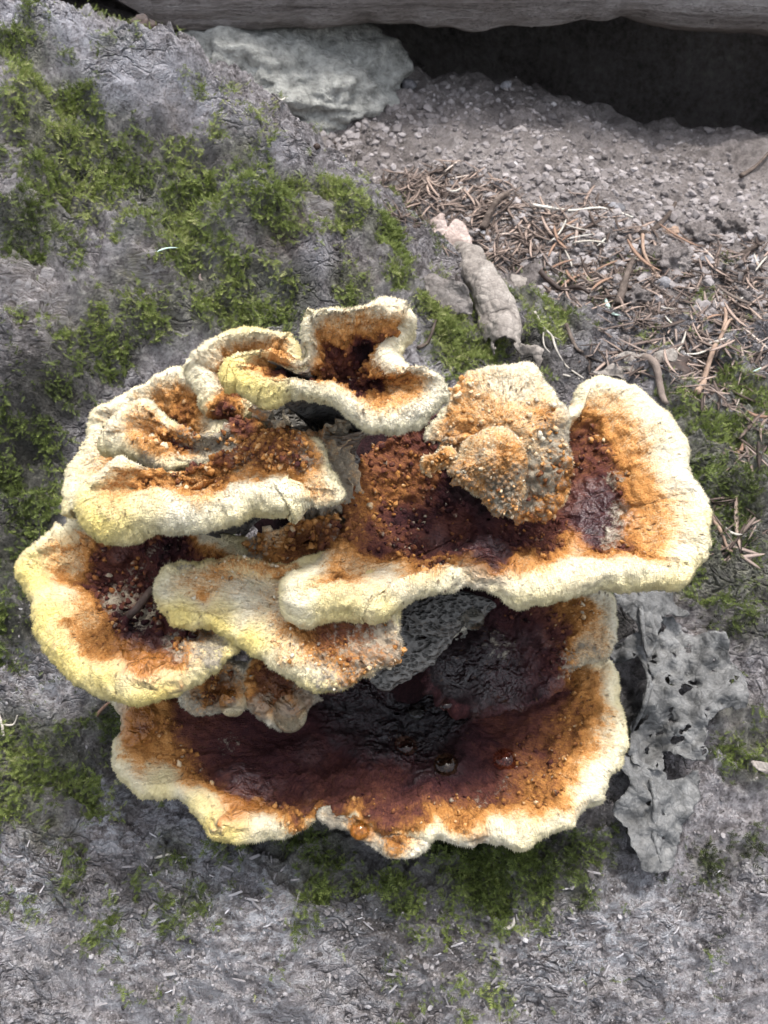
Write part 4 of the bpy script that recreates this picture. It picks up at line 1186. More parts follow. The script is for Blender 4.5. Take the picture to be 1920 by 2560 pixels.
# --- fleshy neck that carries the uppermost cap
nk = np.array([onplane(np.array(float(T1(1, x_, y_)[0])), np.array(float(T1(1, x_, y_)[1])), CAM + FWD * t_, FWD) for x_, y_, t_ in ((640, 640, .318), (640, 800, .326), (680, 960, .334), (740, 1120, .342), (770, 1300, .352))])
nn_, na_ = 130, 150
tt = np.linspace(0, 4, nn_)
ax_ = np.stack([np.interp(tt, range(5), nk[:, j]) for j in range(3)], -1)
for _ in range(20): ax_[1:-1] = (ax_[:-2] + 2 * ax_[1:-1] + ax_[2:]) / 4
rr_ = np.interp(tt, range(5), [.016, .0125, .010, .0095, .011])
tg_ = unit(np.gradient(ax_, axis=0)); e1 = unit(np.cross(tg_, FWD)); e2 = np.cross(tg_, e1)
th = np.linspace(0, 2 * np.pi, na_, endpoint=False)
G = ax_[:, None] + rr_[:, None, None] * (e1[:, None] * np.cos(th)[None, :, None] + e2[:, None] * np.sin(th)[None, :, None])
uvn_ = np.stack([np.broadcast_to(th[None] * .012, G.shape[:2]), np.broadcast_to(tt[:, None] * .02, G.shape[:2])], -1)
w1_, i1_ = worley(G, 300, 3.)
fl = fbm(np.stack([np.cos(th)[None] * 3 + 0 * tt[:, None], np.sin(th)[None] * 3 + 0 * tt[:, None], tt[:, None] * .8 + 0 * th[None]], -1), 1.0, 4, 4., .6)
G = G + unit(G - ax_[:, None]) * (.0035 * fl + .0020 * (.6 - w1_) + .0008 * fbm(G, 420, 2, 5.))[..., None]
k_ = nn_ * na_
V = G.reshape(-1, 3)
me = mesh('neck', V, grid_faces(nn_, na_, True), {'zone': 1.35 + .8 * fbm(V, 90, 3, 2.), 'yel': np.zeros(k_), 'wet': np.zeros(k_), 'gry': np.clip(.7 + .35 * fbm(V, 80, 2, 5.), 0, 1)}, uvn_.reshape(-1, 2))
link('neck', me, M_F, fun)

# --- grey pore cone under the uppermost cap
pk = np.array([onplane(np.array(float(T1(1, x_, y_)[0])), np.array(float(T1(1, x_, y_)[1])), CAM + FWD * t_, FWD) for x_, y_, t_ in ((740, 690, .322), (740, 800, .330), (760, 930, .338), (800, 1060, .346), (815, 1230, .356))])
nn_, na_ = 90, 120
tt = np.linspace(0, 4, nn_)
ax_ = np.stack([np.interp(tt, range(5), pk[:, j]) for j in range(3)], -1)
for _ in range(20): ax_[1:-1] = (ax_[:-2] + 2 * ax_[1:-1] + ax_[2:]) / 4
rr_ = np.interp(tt, range(5), [.0195, .0155, .0110, .0070, .0075])
tg_ = unit(np.gradient(ax_, axis=0)); e1 = unit(np.cross(tg_, FWD)); e2 = np.cross(tg_, e1)
th = np.linspace(0, 2 * np.pi, na_, endpoint=False)
G = ax_[:, None] + rr_[:, None, None] * (e1[:, None] * np.cos(th)[None, :, None] + .6 * e2[:, None] * np.sin(th)[None, :, None])
w1_, i1_ = worley(G, 260, 8.)
G = G + unit(G - ax_[:, None]) * (.0030 * fbm(G, 55, 3, 7.) + .0014 * (.6 - w1_))[..., None]
link('pore_cone', mesh('pore_cone', G.reshape(-1, 3), grid_faces(nn_, na_, True), {'rim': np.clip(.22 * np.repeat(1 - tt / 3, na_), 0, 1)}), M_P, fun)

# --- inner stalk that carries all caps
n_r = 40; n_a = 64
zz = np.linspace(-.13, .028, n_r); th = np.linspace(0, 2 * np.pi, n_a, endpoint=False)
axis = np.stack([0 * zz + .0, np.interp(zz, [-.13, -.05, .03], [.03, .012, .018]), zz], -1)
rad = np.interp(zz, [-.13, -.08, -.04, 0, .02, .028], [.055, .045, .04, .034, .02, .004])
G = axis[:, None] + rad[:, None, None] * np.stack([np.cos(th) * 1.25, np.sin(th), 0 * th], -1)[None]
G = G + .007 * fbm(G, 40, 4, 2.)[..., None] * unit(G - axis[:, None])
k_ = G.shape[0] * G.shape[1]
st = link('stalk', mesh('stalk', G.reshape(-1, 3), grid_faces(n_r, n_a, True), {'zone': np.full(k_, 3.4), 'yel': np.zeros(k_), 'wet': np.zeros(k_), 'gry': np.zeros(k_)}, np.zeros((k_, 2))), M_F, fun)


# ------------------------------------------------------------------ droplets
def ray_hit_scene(px, py):
    dg = bpy.context.evaluated_depsgraph_get()
    d = Vector(raydir(np.array(float(px)), np.array(float(py)))).normalized()
    ok, loc, nor, idx, ob, mt = scene.ray_cast(dg, Vector(CAM), d)
    return np.array(loc), np.array(nor)


bpy.context.view_layer.update()
vd, fd = ICO3
drops = [(T1(4, 920, 800), 30, M_DROPC, 'clear yellowish droplet hanging from the small brown cup', 1.15), (T1(4, 1145, 845), 38, M_DROPC, 'large cloudy droplet hanging from the small wet cup', 1.25),
         (T1(5, 905, 458), 26, M_DROPR, 'reddish droplet at the edge of the dark hollow', .8), (T1(5, 1025, 515), 29, M_DROP, 'amber droplet lying in the bottom cap', .8),
         (T1(5, 1200, 498), 27, M_DROPR, 'pinkish round droplet in the bottom cap near its grey ridge', .85), (T1(5, 1105, 80), 26, M_DROPC, 'clear bubbly droplet clinging to the grey pore layer', .9), (T1(5, 770, 705), 22, M_DROP, 'amber droplet on the thin lobe under the bottom cap', .9),
         (T1(5, 940, 355), 22, M_DROPC, 'added droplet giving a glint deep in the dark hollow', .6), (T1(5, 1025, 330), 18, M_DROPC, 'small added droplet giving a glint beside the one deep in the hollow', .6)]  # last two droplets added to make glints in the hollow
for (px, py), r, mt, lb, sq in drops:
    loc, nor = ray_hit_scene(px, py)
    t = np.dot(loc - CAM, FWD)
    R = r * PXM * t * 1.15
    vv = vd * (1 + .05 * fbm(vd, .9, 2, px * .01))[:, None]
    o = link('droplet', mesh('droplet', vv, fd), mt)
    o.location = loc + np.array([0, -.05, .05]) * R * (sq - .4)
    o.scale = (R, R, R * sq)
    tag(o, lb, 'droplet', 'resin coloured droplets on the fungus')


# ------------------------------------------------------------------ leaves
def inside(poly, P):
    x, y = P[:, 0], P[:, 1]; r = np.zeros(len(P), bool)
    n = len(poly)
    for i in range(n):
        x0, y0 = poly[i][:2]; x1, y1 = poly[i - 1][:2]
        c = ((y0 > y) != (y1 > y)) & (x < (x1 - x0) * (y - y0) / (y1 - y0 + 1e-12) + x0)
        r ^= c
    return r


def leaf(name, outline, mat, label, cat='dead leaf', lift=.010, crumple=.004, holes=(), step=9, ragged=5, curl=0.0, hole_thr=None, seed=1., tilt=None, midrib=None, group=None):
    O = catmull_closed(np.array(outline, float), max(40, len(outline) * 7))
    O = O + ragged * np.stack([noise(P3(O[:, 0], O[:, 1]), .06, seed), noise(P3(O[:, 0], O[:, 1]), .06, seed + 9)], -1) + .5 * ragged * np.stack([noise(P3(O[:, 0], O[:, 1]), .2, seed), noise(P3(O[:, 0], O[:, 1]), .2, seed + 9)], -1)
    x0, y0 = O.min(0); x1, y1 = O.max(0)
    gx_, gy_ = np.meshgrid(np.arange(x0, x1, step), np.arange(y0, y1, step))
    I = np.stack([gx_.ravel(), gy_.ravel()], -1) + rng.uniform(-.3, .3, (gx_.size, 2)) * step
    I = I[inside(O, I)]
    H = []
    for hx, hy, hr in holes:
        a = np.linspace(0, 2 * np.pi, 14, endpoint=False)
        rr = hr * (1 + .35 * np.sin(a * 2 + hx) + .2 * np.sin(a * 3 + hy))
        H.append(np.stack([hx + rr * np.cos(a), hy + rr * .9 * np.sin(a)], -1))
    pts = np.vstack([O, I] + H)
    n0 = len(O)
    edges = [(i, (i + 1) % n0) for i in range(n0)]
    b = n0 + len(I)
    for h in H:
        edges += [(b + i, b + (i + 1) % len(h)) for i in range(len(h))]; b += len(h)
    res = delaunay_2d_cdt([Vector(p) for p in pts], edges, [], 0, 1e-5)
    V2 = np.array([v[:] for v in res[0]]); F = np.array([f for f in res[2] if len(f) == 3])
    c = V2[F].mean(1)
    keep = inside(O, c)
    for h in H: keep &= ~inside(h, c)
    if hole_thr is not None:
        keep &= fbm(P3(c[:, 0], c[:, 1]), .035, 3, seed + 4, .7) < hole_thr
    F = F[keep]
    cen = O.mean(0)
    pc, _ = march(surf, [cen[0]], [cen[1]])
    nn = normals_at(pc, .02)[0]
    if tilt is not None: nn = unit(np.array(tilt, float))
    tdir = raydir(cen[0:1], cen[1:2])[0]
    p0 = pc[0] + nn * lift
    P = onplane(V2[:, 0], V2[:, 1], p0, nn)
    # follow the ground a little
    zs = surf(P[:, 0], P[:, 1])
    e = V2 - cen
    R = np.abs(e).max()
    h = crumple * fbm(P, 45, 4, seed, .55) + crumple * .35 * noise(P, 240, seed + 2) + curl * (np.linalg.norm(e, axis=1) / R) ** 2
    P = P + nn * h[:, None]
    P[:, 2] = np.maximum(P[:, 2], zs + .002)
    used = np.unique(F); mp = -np.ones(len(P), int); mp[used] = np.arange(len(used))
    me = mesh(name, P[used], mp[F])
    o = link(name, me, mat)
    s = o.modifiers.new('thickness', 'SOLIDIFY'); s.thickness = .0005; s.offset = 0
    tag(o, label, cat, group)
    if midrib:
        mp_ = onplane(np.array([m_[0] for m_ in midrib]), np.array([m_[1] for m_ in midrib]), p0, nn)
        q = []
        for m_, w_ in zip(midrib, mp_):
            i = np.argmin(((V2[used] - np.array(m_)) ** 2).sum(1)); q.append(P[used][i] - .0005 * tdir)
        link('midrib', tube_mesh('midrib', np.array(q), [.0011] * (len(q) - 1) + [.0004], 6, .1), mat, o)
    return o


C6 = lambda pts: T(16, pts)
leaf('dead_leaf', C6([(985, 320), (1060, 315), (1230, 300), (1262, 345), (1322, 405), (1230, 402), (1200, 440), (1175, 520), (1155, 582), (1130, 578), (1100, 470), (1045, 405)]), M_LG,
     'grey dead leaf scrap tucked under the right edge of the large cap', lift=.020, crumple=.006, ragged=4, seed=3., midrib=C6([(1095, 330), (1112, 430), (1135, 570)]), holes=[(*T1(16, 1218, 440), 12)])
leaf('dead_leaf', C6([(960, 560), (1000, 540), (1060, 500), (1110, 470), (1180, 500), (1210, 420), (1260, 410), (1330, 470), (1420, 488), (1472, 510), (1500, 590), (1540, 650), (1557, 780), (1540, 818), (1460, 822), (1400, 872), (1376, 920), (1378, 1040), (1300, 1030), (1212, 1000), (1200, 1085), (1100, 1062), (1058, 1010), (1082, 890), (1112, 760), (1150, 680), (1110, 590), (1020, 600)]), M_LG,
     'large crumpled grey skeleton leaf full of holes right of the bottom cap', lift=.017, crumple=.009, ragged=7, seed=5., step=8, hole_thr=.80, midrib=C6([(1118, 590), (1135, 680), (1115, 800), (1090, 900)]),
     holes=[(*T1(16, 1105, 875), 12), (*T1(16, 1215, 450), 11), (*T1(16, 1300, 730), 16), (*T1(16, 1340, 700), 9), (*T1(16, 1265, 950), 12), (*T1(16, 1300, 905), 8), (*T1(16, 1260, 570), 10), (*T1(16, 1150, 985), 8), (*T1(16, 1240, 870), 7), (*T1(16, 1200, 915), 6)])
o8 = lambda x, y: (x, y + 1036.84)
leaf('dead_leaf', C6([(1010, 1050), (1060, 1010), (1130, 1060), (1200, 1085), (1225, 1128), (1300, 1110), (1378, 1075), (1376, 1180), (1330, 1240), (1300, 1330), (1290, 1390), (1282, 1490), (1240, 1515), (1150, 1525), (1112, 1480), (1078, 1415), (1060, 1340), (1012, 1280), (1000, 1215), (1050, 1160), (1030, 1095)]), M_LG,
     'flat grey dead leaf piece hanging lowest beside the bottom cap', lift=.014, crumple=.006, ragged=6, seed=8., midrib=C6([(1140, 1120), (1170, 1240), (1185, 1350), (1220, 1480)]), holes=[(*T1(16, 1140, 1225), 5), (*T1(16, 1220, 1370), 5), (*T1(16, 1210, 1270), 4)])
C7 = lambda pts: T(6, pts)
leaf('dead_leaf', C7([(105, 165), (150, 95), (195, 88), (215, 130), (250, 95), (295, 120), (322, 190), (318, 215), (270, 250), (215, 235), (170, 205), (120, 205)]), M_LP,
     'pinkish brown dead leaf scrap at the top of the rolled leaf', lift=.012, crumple=.006, ragged=5, seed=11., tilt=(0, -.55, .83))
leaf('dead_leaf', C7([(110, 340), (150, 325), (200, 350), (285, 385), (330, 480), (320, 510), (240, 520), (205, 585), (165, 572), (175, 470), (125, 440)]), M_LD,
     'dusky grey brown leaf scrap left of the rolled leaf', lift=.012, crumple=.006, ragged=4, seed=13., tilt=(0, -.7, .7))
leaf('dead_leaf', C7([(865, 792), (930, 762), (1000, 690), (1100, 690), (1230, 672), (1252, 715), (1190, 732), (1110, 722), (1072, 765), (1030, 812), (960, 802), (900, 802)]), M_LT,
     'pale curled leaf scrap just behind the large right cap', lift=.010, crumple=.004, ragged=4, seed=15., tilt=(0, -.5, .86))
leaf('dead_leaf', C7([(510, 640), (560, 650), (640, 665), (640, 720), (620, 750), (590, 700), (540, 690)]), M_LT,
     'ragged pale leaf fringe right of the rolled leaf', lift=.012, crumple=.005, ragged=6, seed=17., tilt=(0, -.7, .7))
leaf('dead_leaf', C7([(495, 345), (540, 335), (572, 360), (560, 390), (520, 385)]), M_LT, 'tiny curled leaf flake on the mossy soil', lift=.006, crumple=.003, ragged=3, seed=19., tilt=(0, -.4, .9), step=6)
leaf('dead_leaf', T(18, [(1575, 5), (1659, 15), (1655, 60), (1600, 40)]), M_LT, 'pale leaf chip on the mossy right flank of the root', lift=.008, crumple=.003, ragged=3, seed=23., step=6)


# rolled leaf: a curled sheet, open along one side
def rolled_leaf():
    cx = np.array(C7([(250, 235), (300, 300), (350, 385), (405, 470), (440, 560), (460, 650), (470, 760)]))
    wpx = np.array([55, 85, 130, 170, 180, 150, 110]) * .55455 * .5
    base = hit(cx[:, 0], cx[:, 1])
    r = wpx * PXM * ((base - CAM) @ FWD)
    ctr = base + np.array([0, -.55, .80]) * r[:, None] * 1.0 + np.array([0, -.002, .004])
    k = len(ctr); n = 70; m = 40
    tt = np.linspace(0, k - 1, n)
    P = np.stack([np.interp(tt, range(k), ctr[:, j]) for j in range(3)], -1)
    for _ in range(6): P[1:-1] = (P[:-2] + 2 * P[1:-1] + P[2:]) / 4
    R = np.interp(tt, range(k), r)
    tg = unit(np.gradient(P, axis=0))
    a = unit(np.cross(tg, np.array([0, -.6, .8]))); b = np.cross(a, tg)
    th = np.linspace(-.55, 3.3, m)
    rr = R[:, None] * (1 - .09 * (th - th[0])[None] / 2)
    G = P[:, None] + a[:, None] * (np.cos(th)[None] * rr)[..., None] + b[:, None] * (np.sin(th)[None] * rr * (.9 + .15 * noise(np.stack([tt, 0 * tt, 0 * tt], -1), 1.3, 2.))[:, None])[..., None]
    G = G + unit(G - P[:, None]) * (.0022 * fbm(G * np.array([1, .45, .45]), 110, 3, 4.) + .0007 * noise(G, 420, 3.))[..., None]
    F = grid_faces(n, m)
    c = G.reshape(-1, 3)[F].mean(1)
    pc = project(c)
    hx, hy = T1(6, 470, 645)
    hole = ((pc[:, 0] - hx) ** 2 / 26 ** 2 + (pc[:, 1] - hy) ** 2 / 15 ** 2) * (1 + .6 * noise(c, 200, 1.)) < 1
    hx2, hy2 = T1(6, 355, 350)
    ui = np.tile(np.linspace(0, 1, m - 1), n - 1)
    hole |= np.abs(ui - .5) + .09 * fbm(c, 120, 3, 8.) > .47
    ti = np.repeat(np.linspace(0, 1, n - 1), m - 1)
    hole |= (ti + .06 * noise(c, 180, 6.)) > .98
    F = F[~hole]
    used = np.unique(F); mp = -np.ones(n * m, int); mp[used] = np.arange(len(used))
    o = link('rolled_leaf', mesh('rolled_leaf', G.reshape(-1, 3)[used], mp[F]), M_LT)
    s = o.modifiers.new('thickness', 'SOLIDIFY'); s.thickness = .0007
    tag(o, 'pale grey brown rolled dead leaf leaning against the back of the fungus', 'dead leaf')


rolled_leaf()


# ------------------------------------------------------------------ twigs, stems, rootlets
def twig(name, c, pts, r, mat, label, cat='twig', lift=.002, group=None, n=None, kids=()):
    q = np.array(T(c, pts))
    b = hit(q[:, 0], q[:, 1]) + np.array([0, -.3, .9]) * (lift + r)
    o = link(name, tube_mesh(name, b, np.linspace(r, r * .55, len(b)), 8, .25, n), mat)
    tag(o, label, cat, group)
    for kp in kids:
        q = np.array(T(c, kp)); b2 = hit(q[:, 0], q[:, 1]) + np.array([0, -.3, .9]) * (lift + r)
        j = np.argmin(np.linalg.norm(b - b2[0], axis=1)); b2[0] = b[j]
        link('side_shoot', tube_mesh('side_shoot', b2, np.linspace(r * .7, r * .3, len(b2)), 6, .25), mat, o)
    return o


twig('dry_twig', 6, [(1320, 925), (1355, 860), (1370, 790), (1400, 720), (1430, 640), (1455, 580), (1455, 510)], .0016, M_STEM, 'forked tan dry stem lying on the litter', lift=.003, kids=[[(1430, 640), (1470, 580), (1510, 525)]])
twig('twig', 6, [(80, 722), (125, 670), (160, 610)], .0010, M_TWIG, 'thin grey twig leaning on the dark moss behind the uppermost cap')
twig('twig', 6, [(1090, 770), (1130, 840), (1170, 910), (1190, 950)], .0022, M_TWIG, 'short thick twig behind the right rim of the large cap')
twig('twig', 6, [(630, 335), (720, 390), (800, 425), (850, 445)], .0017, M_DTW, 'dark twig lying on the mossy soil beside the rolled leaf')
twig('twig', 6, [(370, 150), (420, 90), (480, 25)], .0022, M_TWIG, 'stout twig lying in the needle litter')
twig('twig', 6, [(1080, 200), (1140, 140), (1200, 80), (1240, 10)], .0022, M_TWIG, 'long crooked twig among the soil clods')
twig('twig', 6, [(980, 480), (1010, 400), (1040, 310)], .0024, M_TWIG, 'thick knobbly twig between the clods')
twig('twig', 6, [(1085, 200), (1090, 290), (1150, 400)], .0012, M_STEM, 'slender reddish twig beside the large clod')
twig('twig', 6, [(745, 580), (790, 660), (820, 705)], .0011, M_TWIG, 'thin twig beside the grey pebble on mossy soil')
twig('twig', 6, [(595, 55), (760, 68), (900, 70), (1050, 72)], .0009, M_NEEDP, 'long pale straw lying across the litter')
twig('twig', 6, [(1530, 255), (1590, 225), (1635, 200)], .0016, M_TWIG, 'short grey twig by the far right clods')
twig('twig', 12, [(1535, 780), (1600, 745), (1659, 720)], .0015, M_TWIG, 'thin pale twig on the bare dark soil')
twig('twig', 11, [(1280, 445), (1380, 410), (1480, 382)], .0012, M_DTW, 'thin curved twig at the foot of the boulder')
twig('twig', 12, [(430, 1000), (480, 940), (530, 885)], .0022, M_TWIG, 'light brown stick poking out of the needle pile')
twig('twig', 11, [(1370, 655), (1410, 620), (1450, 580)], .0016, M_DTW, 'dark broken twig on the ridge of the root')
twig('twig', 14, [(1405, 1060), (1440, 1130), (1475, 1190)], .0010, M_STEM, 'reddish stem beside the right edge of the large cap')
twig('twig', 15, [(425, 865), (460, 825), (497, 785)], .0008, M_NEEDR, 'thin orange needle stalk left of the bottom cap')
twig('rootlet', 6, [(730, 828), (800, 805), (870, 780), (950, 740)], .0005, M_RLT, 'fine pale rootlet reaching from the curled leaf scrap', 'rootlet')
twig('rootlet', 6, [(600, 560), (640, 630), (680, 650), (700, 700), (750, 720), (830, 780)], .0007, M_RLT, 'branching pale rootlet beside the rolled leaf', 'rootlet', kids=[[(680, 650), (720, 640)], [(640, 630), (650, 690), (745, 722)]])
twig('rootlet', 15, [(0, 850), (20, 900), (30, 960)], .0008, M_RLT, 'pale branched rootlet on the moss left of the fungus', 'rootlet', kids=[[(20, 900), (60, 880), (90, 870)]])
# the dark twig stuck into cap F
l1, _ = ray_hit_scene(*T1(4, 508, 458)); l2, _ = ray_hit_scene(*T1(4, 596, 400))
o = link('twig', tube_mesh('twig', np.array([l1 + [0, -.001, .001], (l1 + l2) / 2 + [0, -.003, .003], l2 + [0, .004, .002]]), [.0012, .0014, .0013], 8, .2), M_DTW)
tag(o, 'short dark twig stuck in the lower left cap', 'twig')


# ------------------------------------------------------------------ needles
def needle_mesh(i):
    r = np.random.default_rng(100 + i)
    k = 7; x = np.linspace(-.5, .5, k)
    wdt = .5 * np.array([.45, .85, 1, 1, .95, .75, .12])
    bend = r.uniform(-.10, .10); b2 = r.uniform(-.05, .10); tw = r.uniform(-.5, .5)
    V = []
    for j in range(k):
        y0 = bend * (x[j] ** 2 * 4) ; z0 = b2 * (x[j] ** 2 * 4)
        t = tw * x[j]
        for (yy, z_) in ((-1, 0), (0, .35), (1, 0), (0, -.25)):
            a = yy * wdt[j] * .085; b = z_ * wdt[j] * .08
            V.append((x[j], y0 + a * math.cos(t) - b * math.sin(t), z0 + a * math.sin(t) + b * math.cos(t)))
    F = grid_faces(k, 4, True)
    F = np.vstack([F, [[3, 2, 1, 0], [(k - 1) * 4, (k - 1) * 4 + 1, (k - 1) * 4 + 2, (k - 1) * 4 + 3]]])
    return mesh('needle', np.array(V), F)


def place_needles(name, pos, nrm, yaw, L, mat_meshes, label, cat, group, wid=1.0, lift=.0012):
    R = frames(nrm, yaw)
    for i in range(len(pos)):
        o = bpy.data.objects.new(name, mat_meshes[i % len(mat_meshes)])
        Mx = Matrix([[*R[i, 0], 0], [*R[i, 1], 0], [*R[i, 2], 0], [0, 0, 0, 1]])
        tl = Matrix.Rotation(float(rng.normal(0, .12)), 4, 'Y')
        o.matrix_world = Matrix.Translation(Vector(pos[i] + nrm[i] * lift)) @ Mx @ tl @ Matrix.Diagonal((L[i], L[i] * wid, L[i] * wid, 1))
        COL.objects.link(o)
        tag(o, label, cat, group)


NM = []
for i in range(10):
    me = needle_mesh(i); me.materials.append(M_NEED); NM.append(me)
NMR = []
for i in range(3):
    me = needle_mesh(20 + i); me.materials.append(M_NEEDR); NMR.append(me)
NMP = []
for i in range(3):
    me = needle_mesh(30 + i); me.materials.append(M_NEEDP); NMP.append(me)


def sample_px(regions, n):
    """regions: (x, y, rx, ry, weight)"""
    w_ = np.array([r[4] for r in regions], float); w_ /= w_.sum()
    k = rng.choice(len(regions), n, p=w_)
    R = np.array([r[:4] for r in regions])[k]
    a = rng.uniform(0, 2 * np.pi, n); q = np.sqrt(rng.uniform(0, 1, n))
    return R[:, 0] + R[:, 2] * q * np.cos(a), R[:, 1] + R[:, 3] * q * np.sin(a)


LIT = [(1130, 520, 170, 80, 3), (1250, 590, 170, 80, 2.5), (1050, 470, 100, 50, 1.2), (1450, 600, 170, 90, 1.6), (1720, 760, 200, 110, 2.), (1620, 880, 160, 90, 1.6), (1780, 950, 130, 90, 1.4), (1860, 780, 80, 140, 1.2), (1500, 740, 150, 70, 1.2), (1860, 1080, 70, 120, .7), (1700, 640, 220, 80, 1.2), (1820, 1330, 90, 90, .3)]
for regs, cnt, where in ((LIT[0:3], 90, 'in the dense needle pile behind the rolled leaf'), (LIT[3:4] + LIT[8:9] + LIT[10:11], 60, 'among the soil clods behind the large cap'), (LIT[4:8] + LIT[9:10] + LIT[11:], 85, 'on the mossy soil beside the forked tan stem')):
    x_, y_ = sample_px(regs, cnt)
    pp = hit(x_, y_)
    place_needles('dry_needle', pp, normals_at(pp, .008), rng.normal(-.5, .9, cnt), rng.uniform(.013, .027, cnt), NM, 'dry brown conifer needle lying ' + where, 'needle', 'brown needles ' + where, 1.0, .0022)
x_, y_ = sample_px([(1400, 660, 40, 40, 1), (1390, 610, 30, 30, 1), (1550, 680, 60, 40, 1), (1790, 800, 60, 40, .6), (1490, 700, 60, 30, 1)], 9)
pp = hit(x_, y_)
place_needles('orange_needle', pp, normals_at(pp, .008), rng.normal(-.8, .4, 9), rng.uniform(.016, .026, 9), NMR, 'orange brown needle lying on top of the litter', 'needle', 'orange brown needles in the litter', 1.1, .0035)
x_, y_ = sample_px([(1460, 625, 70, 40, 1), (1700, 820, 80, 60, 1), (1560, 690, 60, 40, 1), (1880, 720, 40, 40, 1), (1750, 870, 60, 50, 1)], 14)
pp = hit(x_, y_)
place_needles('pale_needle', pp, normals_at(pp, .008), rng.normal(-.3, .6, 14), rng.uniform(.012, .022, 14), NMP, 'pale straw coloured needle lying on top of the litter', 'needle', 'pale needles in the litter', .8, .0032)


def one_needle(c, a, b_, mat, label, wid=1.0, name='needle', lift=.003):
    q = np.array(T(c, [a, b_])); w_ = hit(q[:, 0], q[:, 1]) + np.array([0, -.2, .95]) * lift
    d = w_[1] - w_[0]; L_ = np.linalg.norm(d); d = d / L_
    me = needle_mesh(int(q[0, 0]) % 50); me.materials.append(mat)
    nz = unit(np.array([0, -.45, .9]) - d * np.dot(d, [0, -.45, .9])); yv = np.cross(nz, d)
    o = bpy.data.objects.new(name, me)
    o.matrix_world = Matrix.Translation(Vector(w_.mean(0))) @ Matrix([[d[0], yv[0], nz[0], 0], [d[1], yv[1], nz[1], 0], [d[2], yv[2], nz[2], 0], [0, 0, 0, 1]]) @ Matrix.Diagonal((L_, L_ * wid, L_ * wid, 1))
    COL.objects.link(o)
    tag(o, label, 'needle')


one_needle(6, (918, 478), (978, 605), M_MINT, 'mint green needle standing out on the mossy soil', .9, lift=.006)
one_needle(11, (690, 1168), (782, 1142), M_MINT, 'pale greenish needle lying on the moss of the root', 1.0, lift=.005)
one_needle(6, (1575, 825), (1612, 815), M_MINT, 'short whitish needle by the right edge moss', 1.6, lift=.005)
one_needle(6, (1180, 570), (1268, 622), M_NEEDP, 'pale split needle beside the forked dry stem', .9)
one_needle(6, (1320, 630), (1378, 750), M_NEEDP, 'tan needle leaning towards the forked dry stem', .7)
one_needle(6, (675, 185), (740, 260), M_NEEDR, 'bright orange needle at the end of the needle pile', 1.3, lift=.005)
one_needle(6, (1000, 248), (1150, 405), M_NEEDR, 'long orange brown needle crossing the soil clods', .8, lift=.005)
one_needle(6, (770, 225), (925, 240), M_NEEDP, 'long pale needle lying level across the litter', .9, lift=.004)
one_needle(6, (1150, 195), (1340, 248), M_NEEDR, 'long tan needle lying above the large clod', .7, lift=.004)
one_needle(6, (1410, 425), (1580, 480), M_TWIG, 'broad grey needle sliver on the right litter', 1.2, lift=.004)
one_needle(14, (1455, 1105), (1530, 1140), M_NEEDP, 'pinkish white needle chip on moss beside the large cap', 2.0, lift=.005)
one_needle(14, (1400, 1160), (1560, 1215), M_STEM, 'brown needle beside the pinkish chip on the right moss', 1.0, lift=.004)
one_needle(14, (1555, 580), (1655, 600), M_NEEDR, 'broad rusty cone scale at the right edge', 2.4, name='cone_scale', lift=.004)
one_needle(14, (1510, 765), (1560, 725), M_NEEDR, 'small tan flake on moss right of the large cap', 2.6, name='flake', lift=.004)
one_needle(12, (275, 895), (340, 885), M_NEEDP, 'yellowish straw chip on the needle pile', 1.6, name='straw_chip', lift=.006)
one_needle(11, (1195, 515), (1240, 530), M_NEEDP, 'small yellowish chip on the ridge of the root', 2.0, name='straw_chip', lift=.004)
one_needle(11, (865, 1240), (880, 1280), M_LP, 'small pinkish leaf chip on moss above the fungus', 4.0, name='leaf_chip', lift=.004)
one_needle(6, (795, 548), (815, 556), M_CYAN, 'tiny turquoise chip on the mossy soil', 6.0, name='chip', lift=.004)
one_needle(17, (680, 440), (755, 428), M_NEEDP, 'pale flake on the root below the bottom cap', 2.2, name='bark_flake', lift=.003)
one_needle(18, (520, 752), (572, 722), M_NEEDP, 'bright whitish flake on the dark lower root', 3.4, name='bark_flake', lift=.003)
one_needle(12, (1340, 120), (1440, 150), M_NEEDP, 'pale wood splinter under the log', 1.2, name='wood_splinter', lift=.004)

